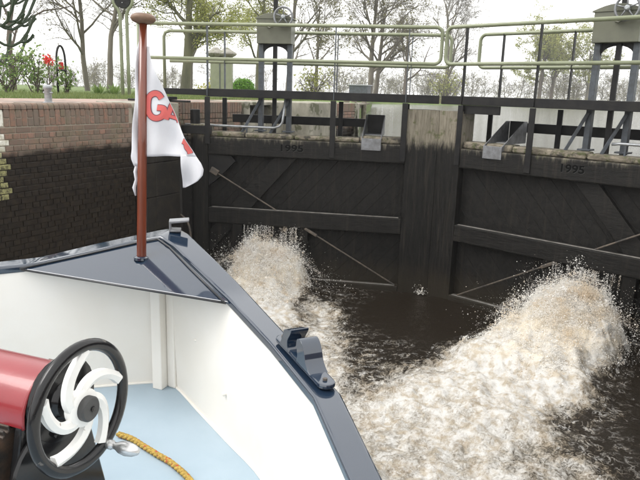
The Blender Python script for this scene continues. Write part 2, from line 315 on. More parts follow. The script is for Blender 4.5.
# ------------------------------------------------------------------ mesh helpers
ORIGIN = {}                       # world location of each top-level root
def root_of(o):
    while o.parent: o = o.parent
    return o
def finish(me, mat, smooth):
    if mat: me.materials.append(MATS[mat])
    if smooth: me.polygons.foreach_set('use_smooth', [True]*len(me.polygons))
    me.update()
class MB:
    def __init__(s, xf=None): s.v = []; s.f = []; s.xf = xf
    def add(s, vs, fs):
        b = len(s.v)
        for p in vs: s.v.append(tuple(s.xf(p)) if s.xf else tuple(p))
        s.f += [tuple(b+i for i in f) for f in fs]
        return s
    def box(s, x0, x1, y0, y1, z0, z1):
        return s.add([(x, y, z) for z in (z0, z1) for y in (y0, y1) for x in (x0, x1)],
                     [(0, 1, 3, 2), (4, 6, 7, 5), (0, 4, 5, 1), (2, 3, 7, 6), (0, 2, 6, 4), (1, 5, 7, 3)])
    def bar(s, a, b, w, h, up=(0, 0, 1)):
        """rectangular bar from a to b, width w across, height h along up"""
        a, b = Vector(a), Vector(b); d = (b-a).normalized(); u = Vector(up)
        sd = d.cross(u).normalized(); u = sd.cross(d).normalized()
        vs = []
        for p in (a, b):
            for i, j in ((-1, -1), (1, -1), (1, 1), (-1, 1)): vs.append(p+sd*(i*w/2)+u*(j*h/2))
        return s.add(vs, [(0, 1, 2, 3), (7, 6, 5, 4), (0, 4, 5, 1), (1, 5, 6, 2), (2, 6, 7, 3), (3, 7, 4, 0)])
    def tube(s, pts, r, n=10, cap=True, closed=False):
        pts = [Vector(p) for p in pts]; k = len(pts); vs = []; fs = []
        rs = r if isinstance(r, (list, tuple, np.ndarray)) else [r]*k
        ref = None
        for i, p in enumerate(pts):
            if closed: d = pts[(i+1) % k]-pts[i-1]
            else: d = pts[min(i+1, k-1)]-pts[max(i-1, 0)]
            d.normalize()
            if ref is None:
                ref = d.cross(Vector((0, 0, 1)) if abs(d.z) < .9 else Vector((1, 0, 0))).normalized()
            else: ref = (ref-d*ref.dot(d)).normalized()
            b = d.cross(ref)
            for j in range(n):
                a = 2*math.pi*j/n; vs.append(p+(ref*math.cos(a)+b*math.sin(a))*rs[i])
        for i in range(k if closed else k-1):
            i2 = (i+1) % k
            for j in range(n): fs.append((i*n+j, i*n+(j+1) % n, i2*n+(j+1) % n, i2*n+j))
        if cap and not closed: fs += [tuple(range(n))[::-1], tuple((k-1)*n+j for j in range(n))]
        return s.add(vs, fs)
    def lathe(s, prof, n=24, axis=None):
        """prof: (radius, height) list around z (or any frame given as origin, x, y, z)"""
        o, ax, ay, az = axis or (Vector((0, 0, 0)), Vector((1, 0, 0)), Vector((0, 1, 0)), Vector((0, 0, 1)))
        vs = []; fs = []
        for r, h in prof:
            for j in range(n):
                a = 2*math.pi*j/n; vs.append(o+ax*(r*math.cos(a))+ay*(r*math.sin(a))+az*h)
        for i in range(len(prof)-1):
            for j in range(n): fs.append((i*n+j, i*n+(j+1) % n, (i+1)*n+(j+1) % n, (i+1)*n+j))
        fs += [tuple(range(n))[::-1], tuple((len(prof)-1)*n+j for j in range(n))]
        return s.add(vs, fs)
    def prism(s, poly, h0, h1, place):
        """poly of 2-D points; place(p, q, h) -> 3-D"""
        k = len(poly)
        vs = [place(p, q, h0) for p, q in poly]+[place(p, q, h1) for p, q in poly]
        return s.add(vs, [tuple(range(k)), tuple(range(2*k-1, k-1, -1))]+[(i, i+k, (i+1) % k+k, (i+1) % k) for i in range(k)])
    def build(s, name, mat, parent=None, smooth=False, bevel=0, seg=2, recalc=True, auto=False):
        me = bpy.data.meshes.new(name)
        off = ORIGIN.get(root_of(parent).name, (0, 0, 0)) if parent else (0, 0, 0)
        me.from_pydata([(p[0]-off[0], p[1]-off[1], p[2]-off[2]) for p in s.v], [], s.f)
        if recalc:
            bm = bmesh.new(); bm.from_mesh(me); bmesh.ops.recalc_face_normals(bm, faces=bm.faces); bm.to_mesh(me); bm.free()
        finish(me, mat, smooth)
        if auto: me.set_sharp_from_angle(angle=R(40))
        o = bpy.data.objects.new(name, me); COL.objects.link(o)
        if parent: o.parent = parent
        if bevel:
            b = o.modifiers.new('bevel', 'BEVEL'); b.width = bevel; b.segments = seg; b.limit_method = 'ANGLE'; b.angle_limit = R(40)
        return o
def bigmesh(name, V, F, mat, parent=None, smooth=False):
    """numpy verts and equal-sided faces"""
    me = bpy.data.meshes.new(name); off = np.array(ORIGIN.get(root_of(parent).name, (0, 0, 0)) if parent else (0, 0, 0))
    V = np.asarray(V, float)-off; F = np.asarray(F, np.int32); k = F.shape[1]
    me.vertices.add(len(V)); me.vertices.foreach_set('co', V.astype(np.float32).ravel())
    me.loops.add(F.size); me.loops.foreach_set('vertex_index', F.ravel())
    me.polygons.add(len(F)); me.polygons.foreach_set('loop_start', np.arange(0, F.size, k, dtype=np.int32))
    me.update(calc_edges=True); me.validate()
    me.materials.append(MATS[mat])
    me.polygons.foreach_set('use_smooth', np.full(len(F), bool(smooth)))
    o = bpy.data.objects.new(name, me); COL.objects.link(o)
    if parent: o.parent = parent
    return o
def tag(o, label=None, cat=None, group=None, kind=None):
    if label: o['label'] = label
    if cat: o['category'] = cat
    if group: o['group'] = group
    if kind: o['kind'] = kind
    return o
def thing(name, label, cat, loc, group=None):
    o = bpy.data.objects.new(name, None); COL.objects.link(o); o.location = loc; o.empty_display_size = .2
    ORIGIN[o.name] = tuple(loc); return tag(o, label, cat, group)
def struct(o): o['kind'] = 'structure'; return o
_perm = RNG.random((256, 256))
def vnoise(x, y):
    xi = np.floor(x).astype(int); yi = np.floor(y).astype(int); fx = x-xi; fy = y-yi
    fx = fx*fx*(3-2*fx); fy = fy*fy*(3-2*fy)
    g = lambda a, b: _perm[a & 255, b & 255]
    return (g(xi, yi)*(1-fx)+g(xi+1, yi)*fx)*(1-fy)+(g(xi, yi+1)*(1-fx)+g(xi+1, yi+1)*fx)*fy
def fbm(x, y, o=5, rough=.55):
    s = 0; a = 1; t = 0
    for i in range(o):
        s = s+a*vnoise(x+17.3*i, y+9.1*i); t += a; a *= rough; x = x*2.03; y = y*2.03
    return s/t

# ------------------------------------------------------------------ lay-out
TH = R(17.0)
MIT = np.array([-2.921, 10.081, 0.0])            # mitre line
LU, LN = np.array([-math.cos(TH), -math.sin(TH), 0]), np.array([math.sin(TH), -math.cos(TH), 0])
RU, RN = np.array([math.cos(TH), -math.sin(TH), 0]), np.array([-math.sin(TH), -math.cos(TH), 0])
LEAF = 4.18
XL, XR = -6.92, 1.08                             # chamber walls
QZ = 2.96                                        # quay level
UPZ = 2.1                                        # upstream water
def leafxf(side):
    U_, N_ = (LU, LN) if side == 'L' else (RU, RN)
    return lambda p: MIT+U_*p[0]+N_*p[1]+np.array([0, 0, p[2]])

# ------------------------------------------------------------------ ground, banks, water
def flat(name, polys, mat, z):
    mb = MB()
    for poly in polys: mb.add([(x, y, z) for x, y in poly], [tuple(range(len(poly)))])
    return struct(mb.build(name, mat, recalc=False))
BK = [(-7.0, 16.2), (-10.5, 24), (-18, 44), (-30, 74), (-14, 112), (20, 124), (60, 128), (140, 130)]
flat('ground', [[(-9.7, -300), (-9.7, 16.0), (-9.7, 22)] + [(-10.5, 24), (-18, 44), (-30, 74), (-600, 90), (-650, 200), (-650, -300)],
                [(-9.7, 16.2), (-7.0, 16.2), (-9.7, 22)],
                [(-30, 74), (-14, 112), (20, 124), (60, 128), (140, 130), (650, 700), (-650, 700), (-650, 200), (-600, 90)],
                [(1.4, -300), (650, -300), (650, 700), (140, 130), (40, 40), (1.4, 16)]], 'ground', QZ-.02)
for _p in bpy.data.objects['ground'].data.polygons:
    if _p.index == 2:
        for _v in _p.vertices: bpy.data.objects['ground'].data.vertices[_v].co.z = 2.30
flat('pavement', [[(-9.7, -60), (XL-.30, -60), (XL-.30, 8.2), (-7.9, 8.2), (-7.9, 16.2), (-9.7, 16.2)]], 'paving', QZ-.012)
_a, _b, _c = MIT+LU*4.25-LN*.2, MIT-LN*.2*0+np.array([0, .22, 0]), MIT+RU*4.25-RN*.2
flat('canal_water', [[(-40, 9.4), (_a[0], _a[1]), (_b[0], _b[1]), (-2.9, 135), (-40, 135)], [(_b[0], _b[1]), (_c[0], _c[1]), (1.9, 9.4), (200, 9.4), (200, 135), (-2.9, 135)]], 'canal_water', UPZ)
# sloping earth banks down to the canal
bm_ = MB(); pts = BK
for (x0, y0), (x1, y1) in zip(pts, pts[1:]):
    bm_.add([(x0, y0, QZ-.02 if y0 < 70 else 2.30), (x1, y1, QZ-.02 if y1 < 70 else 2.30), (x1+.5, y1-.9, UPZ-.3), (x0+.5, y0-.9, UPZ-.3)], [(0, 1, 2, 3)])
struct(bm_.build('bank', 'ground', recalc=False))
struct(MB().box(-9, 3, -60, 17, -3.2, -3.0).build('chamber_bed', 'concrete'))

# ------------------------------------------------------------------ brickwork
def chamfer_brick(name, sx, sy, sz, c, mat):
    bm = bmesh.new(); bmesh.ops.create_cube(bm, size=1)
    for v in bm.verts: v.co = (v.co.x*sx, v.co.y*sy, v.co.z*sz)
    bmesh.ops.bevel(bm, geom=bm.edges[:], offset=c, segments=1, affect='EDGES', profile=.5)
    me = bpy.data.meshes.new(name); bm.to_mesh(me); bm.free(); me.materials.append(MATS[mat]); return me
CO, JN = .0735, .009
B_STR = chamfer_brick('brick', .1, .22-JN, CO-JN, .005, 'brick'); B_HEAD = chamfer_brick('brick', .1, .11-JN, CO-JN, .005, 'brick')
B_SOL = chamfer_brick('brick', .1, .076, .205, .006, 'brick'); B_SOLS = chamfer_brick('brick', .1, .076, .098, .006, 'brick')
P_STR = chamfer_brick('brick', .1, .22-JN, CO-JN, .006, 'brick_painted'); P_HEAD = chamfer_brick('brick', .1, .11-JN, CO-JN, .006, 'brick_painted')
P_SOL = chamfer_brick('brick', .1, .076, .205, .01, 'brick_painted'); P_SOLS = chamfer_brick('brick', .1, .076, .098, .01, 'brick_painted')
def rounded_coping(x, y0, y1, z0, z1, depth, parent, mat='cap_stone'):
    """bull-nosed brick-on-edge top, one nosed brick per joint"""
    n = int(round((y1-y0)/.0855)); step = (y1-y0)/n; me = None
    for i in range(n):
        if me is None:
            mb = MB(); prof = [(-depth, 0)]+[(-.045+.045*math.sin(a), -.045+.045*math.cos(a)) for a in np.linspace(0, math.pi/2, 6)]+[(0, -.07), (-depth, -.07)]
            mb.prism(prof, -.5*(step-.008), .5*(step-.008), lambda p, q, h: (p, h, q))
            o = mb.build('brick', 'brick', parent); me = o.data; me.materials[0] = MATS['brick']
        else:
            o = bpy.data.objects.new('brick', me); COL.objects.link(o); o.parent = parent
        off = ORIGIN[root_of(parent).name]
        if i == 0:
            for v in me.vertices: v.co += Vector(off)
        o.location = (x-off[0]+random.uniform(-.003, .003), y0+(i+.5)*step-off[1], z1-off[2]+random.uniform(-.003, .003))
def place_brick(me, parent, p, rx=0):
    o = bpy.data.objects.new('brick', me); COL.objects.link(o); o.parent = parent
    off = ORIGIN[root_of(parent).name]; o.location = (p[0]-off[0], p[1]-off[1], p[2]-off[2])
    return o
wall = thing('lock_wall', 'long brick lock wall on the left, red above and black wet below', 'wall', (XL, 5.5, 0))
YB = 7.52
MB().box(XL-1.2, XL-.011, -60, YB, -3, QZ-.10).build('mortar_core', 'mortar', wall)
MB().box(XL-.30, XL-.10, -60, YB, QZ-.12, QZ-.03).build('coping_bed', 'mortar', wall)
nobj = 0
# rounded brick-on-edge coping with two rows of upright bricks under it
y = 4.55; k = 0
stuffV = []; stuffF = []
def stuff_brick(cx, cy, cz, sx, sy, sz):
    b = len(stuffV)
    for z_ in (-.5, .5):
        for y_ in (-.5, .5):
            for x_ in (-.5, .5): stuffV.append((cx+x_*sx, cy+y_*sy, cz+z_*sz))
    stuffF.extend(tuple(b+i for i in f) for f in [(0, 2, 3, 1), (4, 5, 7, 6), (0, 1, 5, 4), (2, 6, 7, 3), (0, 4, 6, 2), (1, 3, 7, 5)])
rounded_coping(XL+.004, 4.55, YB, QZ-.07, QZ, .24, wall); nobj += 35
while y < YB-.08:
    long_top = k % 2 == 0
    pa = 4.88 < y+.0425 < 5.29
    zt = QZ-.075
    j = lambda: random.uniform(-.0035, .0035)
    if long_top:
        place_brick(P_SOL if pa else B_SOL, wall, (XL-.05+j(), y+.0425, zt-.1025)); nobj += 1
        stuff = None
    else:
        place_brick(P_SOLS if pa else B_SOLS, wall, (XL-.05+j(), y+.0425, zt-.049)); nobj += 1
        place_brick(P_SOLS if pa else B_SOLS, wall, (XL-.05+j(), y+.0425, zt-.049-.107)); nobj += 1
    y += .0855; k += 1
ztop = QZ-.075-.215
course = 0; z = ztop-CO/2
while z > -.6:
    head = course % 2 == 1; L_ = .11 if head else .22; me_ = (B_HEAD, P_HEAD) if head else (B_STR, P_STR)
    y = 4.6-(.055 if head else 0)-(.11 if course % 4 == 2 else 0)
    while y < YB:
        cy = y+L_/2; ln = L_
        if y+L_ > YB: ln = YB-y; cy = y+ln/2
        jx = random.uniform(-.004, .004)
        if nobj < 300 and ln > L_*.7 and cy > 4.9 and z > 1.2:
            pa = cy < 5.29 and z > 1.72
            o = place_brick(me_[1 if pa else 0], wall, (XL-.05+jx, cy, z)); o.scale.y = ln/L_; nobj += 1
        elif ln > .03: stuff_brick(XL-.05+jx, cy, z, .1, ln-JN, CO-JN)
        y += L_
    y = 4.55
    while y > 2.2:
        stuff_brick(XL-.05+random.uniform(-.004, .004), y-L_/2, z, .1, L_-JN, CO-JN); y -= L_
    z -= CO; course += 1
tag(bigmesh('bricks', stuffV, stuffF, 'brick_island', wall), kind='stuff')
MB().box(XL-.005, XL+.002, -60, 2.2, -3, QZ).build('brick_face', 'brick_far', wall)
# quoin of dressed stone between the brickwork and the gate, with a stop-log groove
for a, b, x1 in ((YB+.0, 7.78, XL-.22), (7.78, 8.02, XL+.0), (8.02, 8.62, XL+.0)):
    z = QZ+.01 if x1 == XL else QZ-.05
    hs_ = (.42, .52, .55, .55, .55, .55, .55, .55)
    for h in hs_:
        MB().box(XL-1.0, x1+random.uniform(-.004, .004), a+.004, b-.004, max(-2.9, z-h), z-.006).build('stone_block', 'quoin' if 'quoin' in MATS else 'concrete', wall, bevel=.012)
        z -= h
MB().box(XL-1.0, XL-.30, 8.62, 9.05, -3, QZ-.03).build('hollow_quoin', 'brick_far', wall, bevel=.02)

# the recess wall upstream of the left gate
up = thing('recess_wall', 'weathered brick and concrete wall behind the left lock gate', 'wall', (-7.6, 11, 0))
XRc = -7.62
MB().box(XRc-1.2, XRc-.06, 9.05, 11.62, -3, QZ-.06).build('mortar_core', 'mortar', up)
y = 9.08
while y < 11.55:
    for zz, me_ in ((QZ-.005-.1025, B_SOL), (QZ-.005-.21-.051, B_SOLS)):
        place_brick(me_, up, (XRc-.05+random.uniform(-.004, .004), y+.0425, zz))
    y += .0855
zz = QZ-.33
for c_ in range(5):
    y = 9.08
    L_ = .22 if c_ % 2 else .11
    while y < 11.5:
        place_brick(B_STR if c_ % 2 else B_HEAD, up, (XRc-.05+random.uniform(-.004, .004), y+L_/2, zz-CO/2)); y += L_
    zz -= CO
MB().box(XRc-.9, XRc+.02, 11.62, 11.86, -3, QZ+.01).build('concrete_post', 'concrete', up, bevel=.015)
MB().box(XRc-.9, XRc-.75, 11.86, 12.8, UPZ-.4, QZ-.02).build('niche_back', 'steel_black', up)
MB().box(XRc-.9, XRc+.01, 11.86, 12.8, -3, QZ-.36).build('niche_sill', 'concrete', up, bevel=.012)
MB().box(XRc-.9, XRc-.02, 11.86, 12.8, QZ-.07, QZ-.0).build('niche_lintel', 'concrete', up, bevel=.012)
MB().box(XRc-.9, XRc+.03, 12.8, 13.3, -3, QZ+.0).build('concrete_block', 'concrete', up, bevel=.015)
MB().box(XRc-.9, XL, 13.3, 14.8, -3, QZ+.01).build('concrete_block', 'concrete', up, bevel=.02)
MB().box(XRc-.9, XL-.06, 14.8, 15.9, -3, QZ-.02).build('mortar_core', 'mortar', up)
y = 14.82
while y < 15.88:
    place_brick(B_SOL, up, (XL-.05+random.uniform(-.004, .004), y+.0425, QZ-.11)); y += .0855
zz = QZ-.22
for c_ in range(8):
    y = 14.82
    while y < 15.75:
        place_brick(B_STR, up, (XL-.05+random.uniform(-.004, .004), y+.11, zz-CO/2)); y += .22
    zz -= CO
MB().box(XRc-.9, XL+.02, 15.9, 16.2, -3, QZ+.0).build('concrete_post', 'concrete', up, bevel=.02)
# mooring jetty at the end of that wall
jt = thing('jetty', 'small weathered wooden jetty on piles beyond the recess wall', 'jetty', (-7.9, 19, UPZ))
for i in range(7):
    y0 = 17.0+i*.62
    MB().box(-8.9-i*.19, -7.55-i*.19, y0, y0+.56, QZ-.1, QZ-.05).build('plank', 'timber_top', jt, bevel=.008)
for i, (px_, py_) in enumerate(((-7.75, 17.2), (-8.3, 19.0), (-8.75, 20.9))):
    MB().tube([(px_, py_, UPZ-1.0), (px_, py_, QZ+.12)], .09, 12).build('pile', 'timber_top', jt, smooth=False)
MB().bar((-7.8, 17, QZ-.17), (-9.0, 21.3, QZ-.17), .12, .13).build('beam', 'timber_top', jt, bevel=.01)

# right chamber wall, mostly outside the picture
rw = thing('lock_wall', 'dark brick lock wall on the right side of the chamber', 'wall', (XR, 3, 0))
MB().box(XR, XR+1.2, -60, 8.6, -3, QZ-.02).build('brick_face', 'brick_far', rw)
MB().box(XR+.7, XR+1.2, 8.6, 13.3, -3, QZ-.02).build('recess_face', 'brick_far', rw)
MB().box(XR, XR+1.2, 13.3, 16.2, -3, QZ-.02).build('pier', 'concrete', rw, bevel=.02)
MB().box(XR-.01, XR+.5, -60, 8.6, QZ-.02, QZ+.06).build('coping', 'cap_stone', rw, bevel=.02)

# ------------------------------------------------------------------ lock gates
def clip(poly, f):
    out = []
    for i in range(len(poly)):
        a, b = poly[i-1], poly[i]; fa, fb = f(a), f(b)
        if fa >= 0: out.append(a) if not out or out[-1] != a else None
        if (fa >= 0) != (fb >= 0):
            t = fa/(fa-fb); out.append((a[0]+(b[0]-a[0])*t, a[1]+(b[1]-a[1])*t))
    return out
def text_mesh(body, size, offset=0.0, shear=0):
    cu = bpy.data.curves.new('txt', 'FONT'); cu.body = body; cu.size = size; cu.offset = offset; cu.shear = shear
    cu.resolution_u = 3
    o = bpy.data.objects.new('txt', cu); COL.objects.link(o)
    dg = bpy.context.evaluated_depsgraph_get(); me = o.evaluated_get(dg).to_mesh()
    vs = [tuple(v.co) for v in me.vertices]; fs = [tuple(p.vertices) for p in me.polygons]
    o.evaluated_get(dg).to_mesh_clear(); bpy.data.objects.remove(o); bpy.data.curves.remove(cu)
    return vs, fs
def wheel_parts(parent, centre, ex, ey, ez, Rm, rt, nsp, matr, mats, math_hub):
    mb = MB(); mb.tube([centre+ex*(Rm*math.cos(a))+ey*(Rm*math.sin(a)) for a in np.linspace(0, 2*math.pi, 33)[:-1]], rt, 10, closed=True)
    hw = mb.build('handwheel', matr, parent, smooth=True)
    for k in range(nsp):
        a = 2*math.pi*k/nsp+.35
        MB().tube([centre+(ex*math.cos(a)+ey*math.sin(a))*q for q in (.02, Rm*.5, Rm)], [rt*.75, rt*.6, rt*.6], 8).build('spoke', mats, hw, smooth=True)
    MB().lathe([(.001, -.03), (.035, -.03), (.035, .02), (.02, .035), (.001, .035)], 16, (Vector(centre), Vector(ex), Vector(ey), Vector(ez))).build('hub', math_hub, hw, smooth=True, auto=True)
    return hw
def gate(side):
    xf = leafxf(side); s = side == 'L'
    g = thing('lock_gate', 'left leaf of the black timber lock gate, carved with the year 1995' if s else 'right leaf of the black timber lock gate, nearer the camera',
              'lock gate', tuple(MIT+np.array([-.02 if s else .02, 0, -1.2])), 'mitre gate leaves')
    B = lambda: MB(xf)
    mp = .5 if s else .42
    g1 = .008
    B().prism([(.0015, 0), (mp, 0), (mp, -.36), (-.36*math.tan(TH)+.0015, -.36)], -1.2, 2.985, lambda p, q, h: (p, q, h)).build('mitre_post', 'timber_mitre', g, bevel=.004)
    # round-backed heel post
    prof = [(LEAF-.34, -.36), (LEAF-.34, 0), (LEAF-.12, 0)]+[(LEAF-.12+.13*math.sin(a), -.18+.18*math.cos(a)) for a in np.linspace(.3, math.pi-.3, 8)]+[(LEAF-.12, -.36)]
    B().prism(prof, -1.2, 2.62, lambda p, q, h: (p, q, h)).build('heel_post', 'timber_v', g, bevel=.01)
    u0, u1 = mp+.002, LEAF-.342
    tb = B().box(u0, u1, -.34, .012, 2.12, 2.42).build('top_beam', 'timber_h', g, bevel=.016)
    B().box(u0, u1, -.33, .004, .94, 1.21).build('middle_beam', 'timber_h', g, bevel=.014)
    B().box(u0, u1, -.34, .012, -.28, .045).build('bottom_beam', 'timber_h', g, bevel=.014)
    # weathered capping boards, uneven, one beside the next
    for i, (a, b) in enumerate(((u0+.01, 1.25), (1.26, 2.35), (2.36, 3.2), (3.21, u1-.01))):
        h = 2.515+random.uniform(-.02, .02)
        B().box(a, b, -.36, -.03-random.uniform(0, .03), 2.422, h).build('capping_board', 'capping', g, bevel=.03, seg=3)
    B().box(mp-.04, LEAF-.26, -.30, -.244, -.58, 2.19).build('backing_sheet', 'timber_plank', g)
    for zz in (1.2115, .0465):  # pale strips paint the sky sheen along the beam top edges
        B().box(u0+.05, u1-.06, -.055, -.004 if zz > 1 else .006, zz, zz+.011).build('sheen_strip', 'sheen_strip', g, bevel=.003, seg=1)
    # diagonal planking
    rect = (mp-.05, LEAF-.25, -.6, 2.2); wdt = .185; k = 0
    c = -4.0
    while c < 8:
        # band c <= u + z*0.9 < c+w  rises towards the mitre post
        lo, hi = c+.0012, c+wdt*1.35-.0012; c += wdt*1.35
        poly = [(rect[0], rect[2]), (rect[1], rect[2]), (rect[1], rect[3]), (rect[0], rect[3])]
        poly = clip(poly, lambda p: p[0]+.9*p[1]-lo); poly = clip(poly, lambda p: hi-p[0]-.9*p[1]) if len(poly) > 2 else []
        poly = [p for i, p in enumerate(poly) if math.dist(p, poly[i-1]) > 1e-4]
        if len(poly) < 3: continue
        dn = random.uniform(-.0018, .0018)
        B().prism(poly, -.24, -.15+dn, lambda p, q, h: (p, h, q)).build('plank', 'timber_plank', g, bevel=.002, seg=1)
    # diagonal brace in two lengths, sluice posts, gusset, tie rod
    br = [(2.30, 2.12), (2.69, 2.12), (3.50, 1.21), (3.10, 1.21)] if s else [(2.22, 2.12), (2.56, 2.12), (3.38, 1.21), (3.02, 1.21)]
    B().prism(br, -.15, -.06, lambda p, q, h: (p, h, q)).build('brace', 'timber_h', g, bevel=.008)
    br2 = [(3.34, .94), (3.70, .94), (3.838, .78), (3.838, .40)]
    B().prism(br2, -.15, -.06, lambda p, q, h: (p, h, q)).build('brace', 'timber_h', g, bevel=.008)
    sp = ((2.08, 2.22), (3.24, 3.42)) if s else ((1.93, 2.10), (3.04, 3.22))
    for a, b in sp: B().box(a, b, -.15, -.02, .045, .94).build('sluice_post', 'timber_v', g, bevel=.01)
    pd = B().box(sp[0][1]+.02, sp[1][0]-.02, -.13, -.09, .55, .94).build('sluice_paddle', 'timber_plank', g, bevel=.006)
    gs = [(3.838, 2.118), (3.45, 2.118), (3.36, 2.02), (3.66, 1.72), (3.838, 1.58)]
    B().prism(gs, -.15, -.035, lambda p, q, h: (p, h, q)).build('gusset_plate', 'steel_black', g, bevel=.006)
    rod = B().bar((3.72, -.02, 1.83), (.56, -.02, .06), .022, .022).build('tie_rod', 'iron_worn', g, bevel=.006)
    e = np.array([3.72-.56, 0, 1.77]); e /= np.linalg.norm(e)
    for q in (2.02,):
        c0 = np.array([.56, -.02, .06])+e*((q-.56)/e[0])
        B().bar(tuple(c0-e*.12), tuple(c0+e*.12), .05, .05).build('turnbuckle', 'iron_worn', rod, bevel=.012)
    B().bar((3.66, -.02, 1.80), (3.79, -.02, 1.87), .07, .10).build('rod_bracket', 'iron_worn', g, bevel=.008)
    # carved digits drawn flat, the lit lower edge painted as a paler copy
    vs, fs = text_mesh('1995', .155, .004)
    wd = max(v[0] for v in vs); um = (2.60 if s else 2.02)
    sg = -1 if s else 1
    mb = B(); mb.add([(um+sg*v[0]*(.42/wd if s else .36/wd), .0135, 2.235+v[1]*.98) for v in vs], fs)
    mb.build('carved_year', 'carve' if 'carve' in MATS else 'steel_black', tb, recalc=False)
    mb = B(); mb.add([(um+sg*(v[0]*(.42/wd if s else .36/wd)+.004), .0128, 2.229+v[1]*.98) for v in vs], fs)
    mb.build('carved_highlight', 'carve_highlight', tb, recalc=False)
    # hangers that carry the walkway
    hp = (.545, 1.70, 3.83) if s else (.39, 1.56, 3.6)
    for u in hp: B().box(u-.045, u+.045, .016, .034, 2.16 if u < 3.5 else 2.30, 3.08).build('hanger', 'steel_black', g, bevel=.003, seg=1)
    for u in hp:
        for zz in (2.22, 2.33):
            if u > 3.5 and zz < 2.3: continue
            B().lathe([(.016, .034), (.016, .046), (.001, .048)], 6, None) if False else None
    for u in hp: B().box(u-.04, u+.04, -.93, -.90, UPZ+.1, 3.06).build('hanger', 'steel_black', g, bevel=.003, seg=1)
    # walkway: channel beams and grating boards
    ue = 3.86 if s else 3.9
    B().box(.02, ue, -.02, .015, 3.085, 3.215).build('walkway_beam', 'steel_black', g, bevel=.006)
    B().box(.02, ue, -.95, -.90, 3.085, 3.205).build('walkway_beam', 'steel_black', g, bevel=.006)
    if s: B().box(ue+.004, 4.70, -.14, -.09, 3.10, 3.20).build('walkway_beam', 'steel_black', g, bevel=.006)
    else: B().box(.36, 1.02, -.06, -.022, 2.955, 3.083).build('joint_plate', 'steel_black', g, bevel=.004)
    n = 18
    for i in range(n):
        a = .02+(ue-.02)*i/n; b = .02+(ue-.02)*(i+1)/n-.012
        B().box(a, b, -.898, -.024, 3.135, 3.172).build('deck_board', 'steel_black', g, bevel=.004, seg=1)
    # railings: closed loops of tube front and back on flat-bar posts
    def loop(name, ua, ub, n_, z0, z1, openend):
        r_ = .10; pts = []
        arc = lambda cu, cz, a0, a1: [(cu+r_*math.cos(a), n_, cz+r_*math.sin(a)) for a in np.linspace(a0, a1, 6)]
        hpi = math.pi/2
        pts += [(ub, n_, z1)]
        pts += arc(ua+r_, z1-r_, hpi, 2*hpi)+arc(ua+r_, z0+r_, 2*hpi, 3*hpi)+[(ub, n_, z0)]
        return B().tube(pts, .029, 10).build(name, 'olive_paint', g, smooth=True)
    loop('handrail', .04 if s else .05, 5.03 if s else 4.6, .02, 3.69, 4.235, True)
    loop('handrail', -.13 if s else .10, 4.85 if s else 4.6, -.90, 3.68, 4.20, True)
    if s: B().tube([(4.85, -.90, 4.20), (4.93, -.90, 4.17), (4.96, -.90, 4.10), (4.96, -.90, QZ-.02)], .029, 10).build('handrail_end', 'olive_paint', g, smooth=True)
    for u in (hp[0], hp[1], hp[2]):
        B().box(u-.007, u+.007, -.035, .035, 3.09, 4.235).build('railing_post', 'steel_grey' if s else 'steel_black', g, bevel=.003, seg=1)
    for u in ((.52, 1.79, 3.82) if s else (.52, 1.66, 2.9)):
        B().box(u-.007, u+.007, -.935, -.865, 3.09, 4.20).build('railing_post', 'steel_grey' if s else 'steel_black', g, bevel=.003, seg=1)
    if s:
        B().tube([(5.02, .02, 4.235), (5.02, .02, QZ-.02)], .026, 10).build('handrail_end', 'olive_paint', g, smooth=True)
    # sluice winding gear
    b0, b1 = (2.48, 3.06) if s else (2.16, 2.76)
    zb = 3.965; body = [(b0, zb), (b1, zb), (b1, zb+.40)]
    cu_ = (b0+b1)/2
    for t in np.linspace(0, 1, 7)[1:-1]:
        body.append((b1+(b0-b1)*t, zb+.40+.075*math.sin(math.pi*t)))
    body.append((b0, zb+.40))
    gear = B().prism(body, -.56, -.24, lambda p, q, h: (p, h, q)).build('winding_gear_box', 'olive_dark', g, bevel=.008)
    lid = [(b0-.025, zb+.392), (b1+.025, zb+.392)]+[(b1+.025+(b0-b1-.05)*t, zb+.408+.08*math.sin(math.pi*t)) for t in np.linspace(0, 1, 9)]
    B().prism(lid, -.58, -.225, lambda p, q, h: (p, h, q)).build('lid', 'olive_dark', gear, bevel=.003, seg=1)
    B().tube([(cu_+.12 if s else cu_-.02, -.232, zb+.27), (cu_+.06 if s else cu_+.04, -.20, zb+.245), (cu_+.02 if s else cu_+.09, -.232, zb+.28)], .011, 8).build('latch', 'olive_dark', gear, smooth=True)
    la, lb = (b0+.045, b1-.045)
    for u in (la, lb):
        B().box(u-.04, u+.04, -.45, -.35, 2.50, zb).build('leg', 'steel_grey', gear, bevel=.005)
        B().bar((u+.28 if s else u-.22, -.20, 2.50), (u, -.335, 3.05), .03, .045).build('strut', 'steel_grey', gear, bevel=.004)
        B().box(u-.09, u+.09, -.48, -.30, 2.522, 2.545).build('foot_plate', 'steel_grey', gear, bevel=.004)
    arch = [(la+.04, zb)]+[(cu_-math.cos(a)*(lb-la-.08)/2, zb-.16+.13*math.sin(a)) for a in np.linspace(0, math.pi, 11)]+[(lb-.04, zb)]
    B().prism(arch, -.42, -.40, lambda p, q, h: (p, h, q)).build('arch_bracket', 'steel_black', gear)
    ur = (b0+b1)/2+(.01 if s else .02)
    B().box(ur-.035, ur+.035, -.425, -.375, 1.3, 4.95).build('rack_bar', 'steel_black', gear, bevel=.004)
    uw = 2.60 if s else 2.60
    ex = (LU if s else RU); wheel_parts(gear, MIT+ex*uw+(LN if s else RN)*(-.165)+np.array([0, 0, zb+.415]), ex, np.array([0, 0, 1.0]), (LN if s else RN), .15, .017, 5, 'galv_dark', 'galv_dark', 'galvanised')
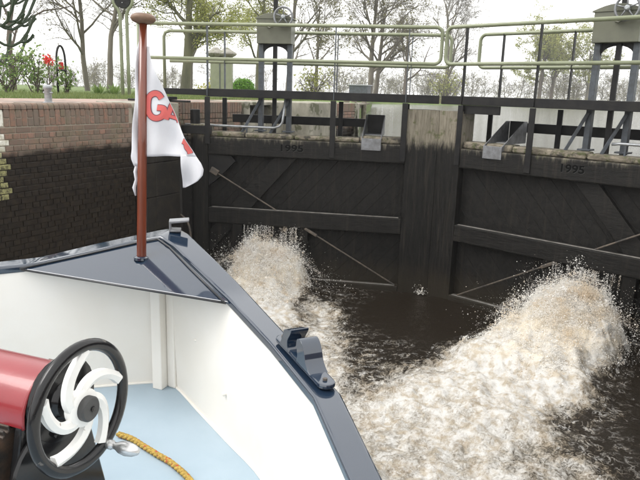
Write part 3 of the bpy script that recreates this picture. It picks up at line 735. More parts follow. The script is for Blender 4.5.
    B().tube([(uw, -.24, zb+.415), (uw, -.16, zb+.415)], .018, 10).build('shaft', 'steel_grey', gear, smooth=True)
    # bent handle rod along the gate top
    if s: pr_ = [(4.30, -.16, 2.60), (2.72, -.16, 2.60), (2.63, -.16, 2.63), (2.58, -.16, 2.70), (2.53, -.14, 3.09)]
    else: pr_ = [(3.9, -.2, 2.66), (2.72, -.2, 2.66), (2.62, -.2, 2.645)]
    B().tube(pr_, .02, 8).build('handle_rod', 'galvanised', g, smooth=True)
    if s:
        for u in (3.2, 4.0): B().box(u-.012, u+.012, -.172, -.148, 2.42, 2.582).build('rod_support', 'steel_grey', g)
    else:
        for u in (2.8, 3.5): B().box(u-.012, u+.012, -.212, -.188, 2.42, 2.642).build('rod_support', 'steel_grey', g)
    # fender timber on the upstream side
    B().box(.98 if s else .95, 3.7, -1.02, -.965, 2.63 if s else 2.68, 2.775 if s else 2.83).build('fender_beam', 'steel_black', g, bevel=.008)
    # open-fronted sheet-steel chute on the gate top beside the mitre post
    ca, cb = (.90, 1.22) if s else (.83, 1.14)
    ch = B().box(ca, cb, .016, .030, 2.31, 2.50).build('chute', 'galv_dark', g, bevel=.003, seg=1)
    for u in (ca, cb-.014):
        B().prism([(.015, 2.425), (.015, 2.50), (-.62, 2.86), (-.72, 2.86), (-.72, 2.53), (-.33, 2.53)], u, u+.014, lambda p, q, h: (h, p, q)).build('cheek', 'galv_dark', ch)
    B().box(ca+.016, cb-.016, -.74, -.725, 2.53, 2.86).build('back_plate', 'steel_black', ch)
    B().prism([(-.34, 2.535), (-.34, 2.55), (-.72, 2.55), (-.72, 2.535)], ca+.016, cb-.016, lambda p, q, h: (h, p, q)).build('base_plate', 'galv_dark', ch)
    # collar and anchor iron at the heel
    B().box(LEAF-.42, LEAF+.12, .003, .03, 2.46, 2.60).build('collar', 'steel_black', g, bevel=.006)
    B().tube([(LEAF-.06, -.18, 2.60), (LEAF-.06, -.18, 2.86)], .085, 14).build('pintle', 'steel_black', g, bevel=.01)
    return g
simple('sheen_strip', (.20, .19, .175), (.09, .085, .075), 7, .45, .2)  # light grey of the sheen painted on the gate beams
simple('galv_dark', (.26, .27, .285), (.15, .15, .155), 10, .5, .45, .1, rvar=.1)
simple('carve', (.004, .004, .004), (.006, .006, .006), 8, .95, spec=.1)
simple('carve_highlight', (.034, .033, .031), (.026, .026, .025), 8, .6)  # paler tone for the painted edge light of the digits
gate('L'); gate('R')
# curved iron hoop at the left heel post
ir = onplane(178, 222, MIT+LN*.1, LN)
hk = MB(); hk.tube([onplane(x, y, MIT+LN*.08, LN) for x, y in ((174, 214), (181, 215), (187, 220), (190, 229), (191, 240), (193, 250))], .022, 8)
tag(hk.build('iron_hook', 'iron_worn', smooth=True), 'curved dark iron hook against the left heel post by the flag', 'hook')
an = thing('gate_anchor', 'black iron anchor strap holding the left gate post to the quay', 'anchor', (XL-.2, 8.8, QZ))
MB().bar((XL-1.0, 8.55, QZ+.03), (XL+.05, 8.84, QZ+.03), .12, .035).build('strap', 'steel_black', an, bevel=.006)
MB().box(XL-.34, XL-.2, 8.62, 8.84, QZ+.05, QZ+.10).build('keeper', 'steel_black', an, bevel=.008)

# ------------------------------------------------------------------ the boat
A_, B_ = atz(22, 265, 2.2), atz(228, 298, 2.2)
PHI = math.atan2(B_[1]-A_[1], B_[0]-A_[0]); MID = (A_+B_)/2
BX, BY = np.array([math.cos(PHI), math.sin(PHI), 0]), np.array([-math.sin(PHI), math.cos(PHI), 0])
def bw(x, y, z): return (MID[0]+BX[0]*x+BY[0]*y, MID[1]+BX[1]*x+BY[1]*y, z)
boat = thing('barge', 'bow of a black and white steel barge with pale blue deck', 'boat', bw(0, -2.5, 0))
def loc_b(p): v = p-MID; return (v@BX, v@BY, p[2])
inner = [(0.0, .383, 2.365), (.12, .335, 2.338), (.33, .205, 2.282), (.66, .0, 2.2)] + [loc_b(atz(270, 343, 2.18)), loc_b(atz(313, 396, 2.155)), loc_b(atz(350, 480, 2.125))]+[(2.03, -1.75, 2.10), (2.36, -2.7, 2.08), (2.5, -4.0, 2.06), (2.5, -8.0, 2.06)]
outer = [(0.0, .56, 2.385), (.10, .525, 2.365), (.40, .325, 2.29)]+[loc_b(atz(243, 287, 2.215)), loc_b(atz(287, 334, 2.18)), loc_b(atz(341, 393, 2.155)), loc_b(atz(384, 480, 2.125))]+[(2.13, -1.72, 2.10), (2.465, -2.68, 2.08), (2.61, -4.0, 2.06), (2.61, -8.0, 2.06)]
def strip2(la, lb, mirror_join=True):
    """quads between two half profiles, both sides"""
    mb = MB()
    for sgn in (1, -1):
        pa = [bw(sgn*x, y, z) for x, y, z in la]; pb = [bw(sgn*x, y, z) for x, y, z in lb]; k = len(pa)
        mb.add(pa+pb, [(i, i+1, k+i+1, k+i) if sgn > 0 else (k+i, k+i+1, i+1, i) for i in range(k-1)])
    return mb
def solid_rail(inn, out, th_, name, mat, bev):
    mb = MB()
    for sgn in (1, -1):
        k = len(inn); rows = []
        for dz in (0, -th_):
            rows.append([bw(sgn*x, y, z+dz) for x, y, z in inn]); rows.append([bw(sgn*x, y, z+dz) for x, y, z in out])
        vs = rows[0]+rows[1]+rows[2]+rows[3]; fs = []
        for i in range(k-1):
            fs += [(i, i+1, k+i+1, k+i), (2*k+i, 3*k+i, 3*k+i+1, 2*k+i+1), (i, 2*k+i, 2*k+i+1, i+1), (k+i, k+i+1, 3*k+i+1, 3*k+i)]
        fs.append((k-1, 3*k-1, 4*k-1, 2*k-1))
        mb.add(vs, fs)
    me = mb
    o = me.build(name, mat, boat)
    bm = bmesh.new(); bm.from_mesh(o.data); bmesh.ops.remove_doubles(bm, verts=bm.verts, dist=.0008)
    bmesh.ops.recalc_face_normals(bm, faces=bm.faces); bm.to_mesh(o.data); bm.free()
    o.data.polygons.foreach_set('use_smooth', [True]*len(o.data.polygons)); o.data.set_sharp_from_angle(angle=R(35))
    b = o.modifiers.new('bevel', 'BEVEL'); b.width = bev; b.segments = 3; b.limit_method = 'ANGLE'; b.angle_limit = R(50)
    return o
def dz_(l, d): return [(x, y, z+d) for x, y, z in l]
def lin(l, n=4):
    out = []
    for a, b in zip(l, l[1:]): out += [tuple(np.array(a)+(np.array(b)-np.array(a))*t/n) for t in range(n)]
    return out+[l[-1]]
solid_rail(lin(inner), lin(outer), .045, 'cap_rail', 'black_paint', .012)
# foredeck plate, set a little lower than the rail with a raised bead round it
fd = MB()
fin = [(0.0, .372, 2.352), (.115, .325, 2.326), (.33, .192, 2.270), (.672, -.012, 2.184)]
ring = [bw(x, y, z) for x, y, z in fin]+[bw(-x, y, z) for x, y, z in fin[:0:-1]]
c0 = [bw(x, y, z-.012) for x, y, z in fin]+[bw(-x, y, z-.012) for x, y, z in fin[:0:-1]]
k = len(ring)
fd.add(ring+c0, [tuple(range(k)), tuple(range(2*k-1, k-1, -1))]+[(i, (i+1) % k, k+(i+1) % k, k+i) for i in range(k)])
fdo = fd.build('foredeck', 'black_paint', boat, bevel=.003)
bead = [(x*.97, y-.012, z+.001) for x, y, z in fin]
MB().tube([bw(-x, y, z) for x, y, z in bead[:0:-1]]+[bw(x, y, z) for x, y, z in bead], .0055, 6).build('deck_bead', 'hull_paint', fdo, smooth=True)
MB().tube([bw(-.655, -.012, 2.176), bw(.655, -.012, 2.176)], .006, 8).build('deck_edge', 'hull_paint', fdo, smooth=True)
# bulwark: white inside, floor, outer hull
FLZ = 1.425
base = [(0, .447, FLZ), (.14, .36, FLZ), (.36, .20, FLZ), (.66, -.012, FLZ), (.995, -.255, FLZ), (1.31, -.62, FLZ), (1.60, -1.11, FLZ), (1.97, -1.78, FLZ), (2.30, -2.72, FLZ), (2.44, -4.0, FLZ), (2.44, -8.0, FLZ)]
itop = [(x*1.0+.004, y+.006, z-.02) for x, y, z in inner]; itop[0] = (0, .395, 2.34)
mids = [tuple(np.array(a)*.5+np.array(b)*.5) for a, b in zip(itop, base)]
def refine(l, n=4):
    out = []
    P = [np.array(p) for p in l]
    for i in range(len(P)-1):
        p0 = P[max(i-1, 0)]; p1 = P[i]; p2 = P[i+1]; p3 = P[min(i+2, len(P)-1)]
        for t in np.linspace(0, 1, n, endpoint=False):
            out.append(tuple(.5*((2*p1)+(-p0+p2)*t+(2*p0-5*p1+4*p2-p3)*t*t+(-p0+3*p1-3*p2+p3)*t**3)))
    out.append(l[-1]); return out
bwk = strip2(refine(itop), refine(base)).build('bulwark', 'white_paint', boat, smooth=True, recalc=False)
fl = MB(); rb = refine(base)
fl.add([bw(x, y, z) for x, y, z in rb]+[bw(-x, y, z) for x, y, z in rb], [(i, i+1, len(rb)+i+1, len(rb)+i) for i in range(len(rb)-1)])
fl.build('deck_floor', 'floor_blue', boat)
# white bead where floor meets bulwark
MB().tube([bw(-x, y-.004, z+.004) for x, y, z in rb[:0:-1]]+[bw(x, y-.004, z+.004) for x, y, z in rb], .009, 6).build('floor_bead', 'white_paint', boat, smooth=True)
hb = [(x*.97, y-.03 if i < 4 else y, -.5) for i, (x, y, z) in enumerate(outer)]; ot = dz_(outer, -.03)
ot = [(x-.01 if x > .01 else x, y-.012, z) for x, y, z in ot]
strip2(ot, hb).build('hull', 'hull_paint', boat, smooth=True, recalc=False)
wl = MB(); wl.add([bw(s_*x, -8.0, z) for s_, (x, z) in ((-1, (2.6, 2.03)), (1, (2.6, 2.03)), (1, (2.5, -.5)), (-1, (2.5, -.5)))], [(0, 1, 2, 3)]); wl.build('transom', 'hull_paint', boat)
# rubbing strake
MB().tube([bw(-x*1.005, y+.012, z-.28) for x, y, z in outer[:0:-1]]+[bw(x*1.005, y+.012, z-.28) for x, y, z in outer], .035, 8).build('rubbing_strake', 'hull_paint', boat, smooth=True)
# stem post inside the bow and a shallow frame beside it
MB().add([bw(x, y, z) for z in (FLZ-.0, 2.33) for x, y in ((-.045, .33), (.022, .33), (.022, .43), (-.045, .43))],
         [(0, 1, 2, 3), (7, 6, 5, 4), (0, 4, 5, 1), (1, 5, 6, 2), (2, 6, 7, 3), (3, 7, 4, 0)]).build('stem_post', 'white_paint', boat, bevel=.006)
MB().add([bw(x, y, z) for z in (FLZ+.001, 2.325) for x, y in ((.0225, .385), (.085, .375), (.085, .42), (.0225, .44))],
         [(0, 1, 2, 3), (7, 6, 5, 4), (0, 4, 5, 1), (1, 5, 6, 2), (2, 6, 7, 3), (3, 7, 4, 0)]).build('stem_fillet', 'white_paint', boat, bevel=.01)
for px_, py_ in ((224, 394), (196, 340)):
    wn_ = np.array([BX[0]*.585+BY[0]*.81, BX[1]*.585+BY[1]*.81, 0]); q_ = onplane(px_, py_, bw(.36, .20, 1.9), wn_)
    MB().lathe([(.001, -.02), (.011, -.02), (.011, .006), (.005, .010), (.001, .011)], 10, (Vector(q_), Vector((-wn_[1], wn_[0], 0)), Vector((0, 0, 1)), -Vector(wn_))).build('bolt', 'white_paint', boat, smooth=True)
# small bow roller bracket on the tip of the rail
rbk = MB()
rbk.prism([(-.03, 0), (.05, 0), (.05, .012), (-.016, .012), (-.016, .05), (.105, .062), (.105, .075), (-.03, .064)], -.045, .045, lambda p, q, h: bw(.015+p*.8+h*.5, .50+p*.35-h*.8, 2.376+q))
rbk.build('bow_bracket', 'galv_dark', boat, bevel=.004)
# open chock on the starboard rail
e0, e1 = np.array(loc_b(atz(281, 338, 2.19))), np.array(loc_b(atz(330, 390, 2.165)))
ed = (e1-e0); LNG = np.hypot(ed[0], ed[1]); ed2 = np.array([ed[0], ed[1]])/LNG; nd2 = np.array([-ed2[1], ed2[0]])
if nd2[0] < 0: nd2 = -nd2
def chk(s_, h_, c_):
    q = e0[:2]+ed2*s_+nd2*c_; zz = e0[2]+(e1[2]-e0[2])*s_/LNG
    return bw(q[0], q[1], zz+h_)
L_ = LNG
ck = MB(); n_ = 9
plate = [(.035*math.cos(a)+.035, .035*math.sin(a)) for a in np.linspace(math.pi/2, 3*math.pi/2, n_)]+[(L_-.035+.035*math.cos(a), .035*math.sin(a)) for a in np.linspace(-math.pi/2, math.pi/2, n_)]
ck.prism(plate, .0, .018, lambda p, q, h: chk(p, h, q))
ck.build('chock', 'black_paint', boat, bevel=.006)
cko = bpy.data.objects[boat.children[-1].name]
ha = .35*L_
horn1 = [(.16*L_, .016), (.20*L_, .040), (.235*L_, .075), (.27*L_, .098), (.36*L_, .112), (.405*L_, .122), (.41*L_, .112), (.375*L_, .088), (.335*L_, .062), (.335*L_, .036), (.37*L_, .016)]
horn2 = [(.52*L_, .016), (.545*L_, .04), (.535*L_, .065), (.52*L_, .085), (.535*L_, .108), (.58*L_, .118), (.635*L_, .108), (.68*L_, .08), (.705*L_, .05), (.75*L_, .03), (.80*L_, .016)]
for hn in (horn1, horn2):
    mb = MB(); cx_ = refine([(a, b*.98, 0) for a, b in hn], 3)
    mb.prism([(a, b) for a, b, _ in cx_], -.038, .038, lambda p, q, h: chk(p, q, h)); o = mb.build('horn', 'black_paint', cko, bevel=.018, seg=5, smooth=True, auto=True)
mb = MB(); mb.prism([(.36*L_, .016), (.54*L_, .016), (.54*L_, .028), (.36*L_, .028)], -.033, .033, lambda p, q, h: chk(p, q, h)); mb.build('saddle', 'black_paint', cko, bevel=.005)
for s_ in (.06, .91):
    mb = MB(); mb.tube([chk(s_*L_, .016, 0), chk(s_*L_, .025, 0)], .009, 8); mb.build('bolt', 'iron_worn', cko)

# flagpole, stepped on the foredeck
PB, PT = bw(0, .205, 2.272), bw(0, .284, 3.535)
pole = thing('flagpole', 'varnished reddish wooden flagpole standing on the foredeck', 'flagpole', PB)
pd_ = np.array(PT)-np.array(PB)
MB().tube([np.array(PB)+pd_*t for t in (0, .02, .5, 1)], [.027, .026, .0245, .0205], 16).build('pole', 'mahogany', pole, smooth=True)
up_ = Vector(pd_).normalized(); sx_ = up_.cross(Vector((0, 1, 0))).normalized(); sy_ = up_.cross(sx_)
MB().lathe([(.001, -.012), (.03, -.012), (.055, -.002), (.066, .012), (.062, .026), (.045, .037), (.02, .041), (.001, .042)], 24, (Vector(PT), sx_, sy_, up_)).build('knob', 'knob_wood', pole, smooth=True)
MB().lathe([(.001, -.006), (.042, -.006), (.042, .008), (.03, .014), (.001, .014)], 20, (Vector(PB), sx_, sy_, up_)).build('socket', 'black_paint', pole, smooth=True, auto=True)
# flag: cloth hanging from the pole, in a fold
pn = np.array([FW[0], FW[1], 0]); pn /= np.linalg.norm(pn)
POL = (np.array(PB)+np.array(PT))/2
def fl_pt(x, y, front=0.0):
    d = -.004+.026*math.sin((x-147)/11.0+y/55.0)*min(1, max(0, (x-147)/12))+.010*math.sin(x/4.2+y/17.0)*min(1, max(0, (x-147)/14))+.006*math.sin(y/6.0-x/9.0)*min(1, max(0, (x-147)/10))
    return onplane(x, y, POL, pn)-pn*(d+front)+pn*float(np.interp(y, [18, 252], [.036, -.036]))
xr_y = [(52, 148.2), (60, 150.0), (75, 156.5), (92, 164.5), (108, 171.0), (125, 178.0), (140, 185.5), (156, 196.5), (163, 202.0), (169, 204.3), (175, 203.0), (181, 197.0), (186, 188.0), (188.5, 182.5)]
xr_f = lambda y: float(np.interp(y, [a for a, b in xr_y], [b for a, b in xr_y]))
flag = thing('flag', 'white flag with red lettering hanging from the flagpole', 'flag', tuple(onplane(150, 150, POL, pn)))
mb = MB(); ny, nx = 40, 16
ys = np.linspace(46, 156.5, ny)
vs = [fl_pt(144.5+(max(xr_f(y), 146.5)-144.5)*i/nx, y) for y in ys for i in range(nx+1)]
mb.add(vs, [(r*(nx+1)+i, r*(nx+1)+i+1, (r+1)*(nx+1)+i+1, (r+1)*(nx+1)+i) for r in range(ny-1) for i in range(nx)])
def fl_tail(x, y): return fl_pt(x, y)+pn*(.028*(1-math.cos(min(1, max(0, (y-156)/30))*math.pi))*(.5+.5*math.sin((x-180)/6)))
ys2 = np.linspace(154.5, 188.5, 18)
vs = [fl_tail(180.5+(max(xr_f(y), 181.5)-180.5)*i/10+(y-156)*.04, y) for y in ys2 for i in range(11)]
mb.add(vs, [(r*11+i, r*11+i+1, (r+1)*11+i+1, (r+1)*11+i) for r in range(17) for i in range(10)])
fo = mb.build('cloth', 'flag_cloth', flag, smooth=True)
sm = fo.modifiers.new('solid', 'SOLIDIFY'); sm.thickness = .0015
mb = MB(); ys3 = np.linspace(36, 166, 40)
def st_pt(t, y):
    wd = float(np.interp(y, [36, 48, 100, 150, 158, 166], [1.0, 3.6, 4.2, 6.0, 7.0, 3.0]))
    x = 138.8-wd*t-1.5*(y-36)/130
    return onplane(x, y, POL, pn)+pn*float(np.interp(y, [18, 252], [.036, -.036]))+pn*(.012+.010*math.sin(y/9.0+t*3.0)-.012*t)
mb.add([st_pt(t, y) for y in ys3 for t in np.linspace(-.6, 1, 6)], [(r*6+i, r*6+i+1, (r+1)*6+i+1, (r+1)*6+i) for r in range(39) for i in range(5)])
o = mb.build('cloth_fold', 'flag_cloth', flag, smooth=True); sm = o.modifiers.new('solid', 'SOLIDIFY'); sm.thickness = .0015
mb = MB(); mb.tube([onplane(x, y, POL, pn)+pn*.012 for x, y in ((136, 164), (134.5, 172), (135.5, 180), (133.5, 188), (135, 196))], [.006, .009, .007, .010, .004], 8)
mb.build('cord_end', 'flag_cloth', flag, smooth=True)
def ribbon(path, wid, mat_, fr_):
    P = refine([(x, y, 0) for x, y in path], 6); L_, R_ = [], []
    for i in range(len(P)):
        d = np.array(P[min(i+1, len(P)-1)][:2])-np.array(P[max(i-1, 0)][:2]); d = d/(np.linalg.norm(d)+1e-9); nn = np.array([-d[1], d[0]])
        L_.append(np.array(P[i][:2])+nn*wid/2); R_.append(np.array(P[i][:2])-nn*wid/2)
    cut = lambda q: (min(max(q[0], 146.2), xr_f(q[1])-.25), q[1])
    k = len(L_); mb = MB()
    mb.add([fl_pt(*cut(q), fr_) for q in L_]+[fl_pt(*cut(np.array(P[i][:2])), fr_) for i in range(k)]+[fl_pt(*cut(q), fr_) for q in R_],
           [(i, i+1, k+i+1, k+i) for i in range(k-1)]+[(k+i, k+i+1, 2*k+i+1, 2*k+i) for i in range(k-1)])
    mb.build('lettering', mat_, flag, recalc=False)
GP = [(161.0, 98.5), (158.0, 94.5), (153.5, 93.5), (148.8, 97.0), (147.6, 105.0), (148.8, 113.0), (153.0, 117.5), (158.5, 118.0), (163.0, 115.0), (163.2, 108.8), (157.0, 107.6)]
AP = [(165.5, 119.5), (168.3, 112.0), (171.0, 105.0), (174.5, 113.0), (178.0, 122.5)]
AB = [(166.5, 115.5), (170.5, 117.0), (176.0, 119.0)]
SP = [(182.5, 141.0), (186.0, 143.0), (187.0, 147.0), (189.5, 150.5), (190.5, 153.5)]
for path, wd_ in ((GP, 5.4), (AP, 4.2), (AB, 3.0), (SP, 5.0)):
    ribbon(path, wd_+1.5, 'print_dark', .0030)
    ribbon(path, wd_, 'print_red', .0055)

# ------------------------------------------------------------------ windlass
_w = onplane(82, 407, bw(.70, -1.0, 2.0), BX); WX = .70; WY, WZ = (_w-MID)@BY, _w[2]
wind = thing('windlass', 'anchor windlass with red hood and black handwheel with white spokes', 'windlass', bw(.1, -1.0, FLZ))
vx = Vector(BX); vy = Vector(BY); vz = Vector((0, 0, 1)); WC = Vector(bw(WX, WY, WZ))
fr = lambda x, y, z: bw(x, y, z)
# hood: arched sheet cover
prof = [(-.145, -.02)]+[(-.145*math.cos(a), .0+.145*math.sin(a)) for a in np.linspace(0, math.pi, 19)]+[(.145, -.02)]
prof_in = [(p*.965, q*.965-.004 if q > 0 else q) for p, q in prof]
HZ = WZ-.018
hood = MB(); k = len(prof)
for_x = (-.58, .585)
vs = []
for x in for_x:
    vs += [fr(x, WY+p, HZ+q) for p, q in prof]+[fr(x, WY+p, HZ+q) for p, q in prof_in]
fs = []
for i in range(k-1):
    fs += [(i, i+1, 2*k+i+1, 2*k+i), (k+i, 3*k+i, 3*k+i+1, k+i+1), (i, k+i, k+i+1, i+1), (2*k+i, 2*k+i+1, 3*k+i+1, 3*k+i)]
fs += [(0, 2*k, 3*k, k), (k-1, 2*k-1, 4*k-1, 3*k-1)]
hood.add(vs, fs); ho = hood.build('hood', 'red_paint', wind, smooth=True, auto=True)
MB().tube([fr(.585, WY+p*1.005, HZ+q*1.005) for p, q in prof], .006, 6).build('hood_rim', 'red_paint', ho, smooth=True)
# side frames (cast A-frames), base bars, shafts, gears
for x in (.56, -.56):
    a = [(-.30, FLZ-.0), (-.22, FLZ), (-.08, FLZ+.30), (.08, FLZ+.30), (.22, FLZ), (.30, FLZ), (.14, WZ-.03), (.08, WZ+.05), (-.08, WZ+.05), (-.14, WZ-.03)]
    MB().prism(a, x-.018, x+.018, lambda p, q, h: fr(h, WY+p, q)).build('side_frame', 'wheel_black', wind, bevel=.008)
for dy in (-.27, .27):
    MB().add([fr(x, WY+dy+y_, z) for z in (FLZ, FLZ+.05) for x, y_ in ((-.62, -.04), (.60, -.04), (.60, .04), (-.62, .04))],
             [(0, 1, 2, 3), (7, 6, 5, 4), (0, 4, 5, 1), (1, 5, 6, 2), (2, 6, 7, 3), (3, 7, 4, 0)]).build('base_bar', 'wheel_black', wind, bevel=.006)
def gearw(xc, yc, zc, rad, wid, teeth, name):
    mb = MB(); poly = []
    for i in range(teeth):
        a = 2*math.pi*i/teeth; d = math.pi/teeth
        poly += [(rad*.9*math.cos(a-d*.55), rad*.9*math.sin(a-d*.55)), (rad*math.cos(a-d*.28), rad*math.sin(a-d*.28)), (rad*math.cos(a+d*.28), rad*math.sin(a+d*.28)), (rad*.9*math.cos(a+d*.55), rad*.9*math.sin(a+d*.55))]
    mb.prism(poly, xc-wid/2, xc+wid/2, lambda p, q, h: fr(h, yc+p, zc+q)); return mb.build(name, 'gear_iron', wind, bevel=.002, seg=1)
gearw(.50, WY-.10, WZ-.20, .17, .05, 44, 'gear')
gearw(.50, WY+.05, WZ+.02, .09, .05, 18, 'gear')
MB().lathe([(.001, -.85), (.022, -.85), (.022, .22), (.001, .22)], 14, (Vector(fr(.52, WY, WZ)), vy, vz, vx)).build('shaft', 'gear_iron', wind, smooth=True, auto=True)
MB().lathe([(.001, -.45), (.13, -.45), (.13, -.42), (.085, -.40), (.085, -.02), (.13, .0), (.13, .03), (.001, .03)], 24, (Vector(fr(.35, WY-.10, WZ-.20)), vy, vz, vx)).build('chain_drum', 'gear_iron', wind, smooth=True, auto=True)
MB().lathe([(.001, 0), (.15, 0), (.155, .01), (.15, .025), (.07, .03), (.06, .05), (.001, .05)], 26, (Vector(fr(.582, WY+.02, WZ-.0)), vy, vz, vx)).build('end_plate', 'wheel_black', wind, smooth=True, auto=True)
for a in np.linspace(0, 2*math.pi, 7)[:-1]:
    MB().lathe([(.001, 0), (.016, 0), (.016, .014), (.001, .016)], 6, (Vector(fr(.607, WY+.02+.115*math.cos(a), WZ-.0+.115*math.sin(a))), vy, vz, vx)).build('bolt', 'wheel_black', wind)
MB().lathe([(.001, 0), (.17, 0), (.175, .012), (.17, .022), (.001, .024)], 26, (Vector(fr(.582, WY-.05, WZ-.24)), vy, vz, vx)).build('guard_disc', 'wheel_black', wind, smooth=True, auto=True)
MB().bar(fr(-.5, WY-.20, FLZ+.30), fr(.50, WY-.20, FLZ+.30), .04, .05).build('tie_bar', 'wheel_black', wind, bevel=.005)
MB().bar(fr(.20, WY-.26, FLZ+.04), fr(.20, WY-.12, WZ), .045, .02).build('brake_lever', 'steel_grey', wind, bevel=.004)
# hand wheel: flat-rounded black rim, five S-curved white spokes
RW = .214
hwm = MB(); rim = []
ns = 56; sec = [(.022*math.cos(a), .019*math.sin(a)) for a in np.linspace(0, 2*math.pi, 13)[:-1]]
vs = [WC+(vy*math.cos(t)+vz*math.sin(t))*(RW+p)+vx*q for t in np.linspace(0, 2*math.pi, ns+1)[:-1] for p, q in sec]
n12 = len(sec)
hwm.add(vs, [(i*n12+j, i*n12+(j+1) % n12, ((i+1) % ns)*n12+(j+1) % n12, ((i+1) % ns)*n12+j) for i in range(ns) for j in range(n12)])
hw = hwm.build('handwheel', 'wheel_black', wind, smooth=True)
for k_ in range(5):
    a0 = 2*math.pi*k_/5+R(28); mb = MB(); n_ = 16; left = []; right = []
    cen = []
    for t in np.linspace(0, 1, n_):
        r_ = .045+(RW-.063)*t; a = R(80)-2*math.pi*k_/5+1.45*(1-t)**1.25
        cen.append(np.array([r_*math.cos(a), r_*math.sin(a)]))
    for i, t in enumerate(np.linspace(0, 1, n_)):
        d = cen[min(i+1, n_-1)]-cen[max(i-1, 0)]; d /= np.linalg.norm(d); nn = np.array([-d[1], d[0]])
        wdt = .0165+.004*(1-t)**2+(.007*max(0, (t-.85)/.15)**1.5)
        left.append(cen[i]+nn*wdt); right.append(cen[i]-nn*wdt)
    th0 = .013
    def P3(q, h): return WC+vy*q[0]+vz*q[1]+vx*h
    vs = [P3(q, th0*.6) for q in left]+[P3(q, th0*1.35) for q in cen]+[P3(q, th0*.6) for q in right]+[P3(q, -th0) for q in left]+[P3(q, -th0) for q in right]
    fs = []
    for i in range(n_-1):
        fs += [(i, i+1, n_+i+1, n_+i), (n_+i, n_+i+1, 2*n_+i+1, 2*n_+i), (i, 3*n_+i, 3*n_+i+1, i+1), (2*n_+i, 2*n_+i+1, 4*n_+i+1, 4*n_+i), (3*n_+i, 4*n_+i, 4*n_+i+1, 3*n_+i+1)]
    fs += [(0, n_, 2*n_, 4*n_, 3*n_), (n_-1, 4*n_-1, 5*n_-1, 3*n_-1, 2*n_-1)]
    mb.add(vs, fs); mb.build('spoke', 'wheel_white', hw, smooth=True, auto=True)
MB().lathe([(.001, -.02), (.062, -.02), (.066, .012), (.058, .018), (.001, .018)], 28, (WC, vy, vz, vx)).build('hub_ring', 'wheel_white', hw, smooth=True, auto=True)
MB().lathe([(.001, .016), (.044, .016), (.044, .036), (.038, .042), (.001, .042)], 28, (WC, vy, vz, vx)).build('hub', 'hub_grey', hw, smooth=True, auto=True)
MB().lathe([(.001, .040), (.010, .040), (.010, .046), (.001, .047)], 6, (WC+vy*.004, vy, vz, vx)).build('hub_nut', 'wheel_black', hw)
# crank handle on the rim
ah = R(-62); HP = WC+(vy*(RW*math.cos(ah))+vz*(RW*math.sin(ah)))
MB().lathe([(.001, .0), (.018, 0), (.018, .022), (.013, .03), (.013, .04), (.022, .06), (.026, .085), (.022, .115), (.012, .135), (.001, .14)], 18, (HP+vx*.012, vy, vz, (vx+vz*.0).normalized())).build('crank_handle', 'silver', hw, smooth=True)

# yellow rope on the deck
rp = [atz(x, y, FLZ+.016) for x, y in ((118, 434), (132, 439), (145, 447), (158, 455), (170, 462), (180, 470), (190, 480), (206, 500), (230, 520), (262, 545))]
rope = thing('rope', 'yellow rope with red flecks lying on the blue deck', 'rope', (rp[0][0], rp[0][1], FLZ))
def spl(l, n=10): return [Vector(p) for p in refine([tuple(p) for p in l], n)]
cl = spl(rp, 12)
for k_ in range(3):
    pts = []
    L0 = 0
    for i, p in enumerate(cl):
        d = (cl[min(i+1, len(cl)-1)]-cl[max(i-1, 0)]).normalized(); sd_ = d.cross(Vector((0, 0, 1))).normalized(); b = sd_.cross(d)
        if i: L0 += (cl[i]-cl[i-1]).length
        a = L0*75+k_*2*math.pi/3
        pts.append(p+(sd_*math.cos(a)+b*math.sin(a))*.0065)
    MB().tube(pts, .0095, 7).build('strand', 'rope', rope, smooth=True)

# ------------------------------------------------------------------ water in the chamber
JETS = ((MIT+LU*2.72, LU, LN, 2.72), (MIT+RU*2.57, RU, RN, 2.57))
def mound(x, y):
    """height and foam of the two jets that boil out of the sluices"""
    H = np.zeros_like(x); Fm = np.zeros_like(x)
    for ji, (o, U_, N_, uu) in enumerate(JETS):
        dx, dy = x-o[0], y-o[1]; u = dx*U_[0]+dy*U_[1]; n = dx*N_[0]+dy*N_[1]
        wx = (fbm(x*2.3+3*ji, y*2.3, 4)-.5); wy = (fbm(x*2.3+31, y*2.3+7*ji, 4)-.5)
        u2 = u+wx*.42; n2 = n+wy*.5
        hp = np.interp(n2, [-.2, 0, .15, .45, .75, 1.1, 1.6, 2.2, 3.2], [.1, .40, .58, .70, .67, .52, .32, .14, 0])
        if ji == 0: hp = np.interp(n2, [-.2, 0, .15, .4, .65, .95, 1.3, 1.8, 2.8], [.1, .42, .60, .70, .62, .40, .20, .08, 0])
        wd = np.interp(n, [0, .5, 1.5, 3], [.50, .58, .72, 1.0])
        S = 1/(1+(np.abs(u2)/wd)**5)
        lump = .80+.42*fbm(x*4.5+11*ji, y*4.5+3, 5)
        H = np.maximum(H, .9*hp*S*lump)
        wf = np.interp(n, [0, 1.5, 4, 8], [.62, .85, 1.5, 2.6])
        Fm = np.maximum(Fm, (1/(1+(np.abs(u2)/wf)**4))*np.interp(n, [0, 1.6, 2.6, 5, 9], [1.1, .95, .70, .58, .52]))
    return H, Fm
def smooth(a, b, t): t = np.clip((t-a)/(b-a), 0, 1); return t*t*(3-2*t)
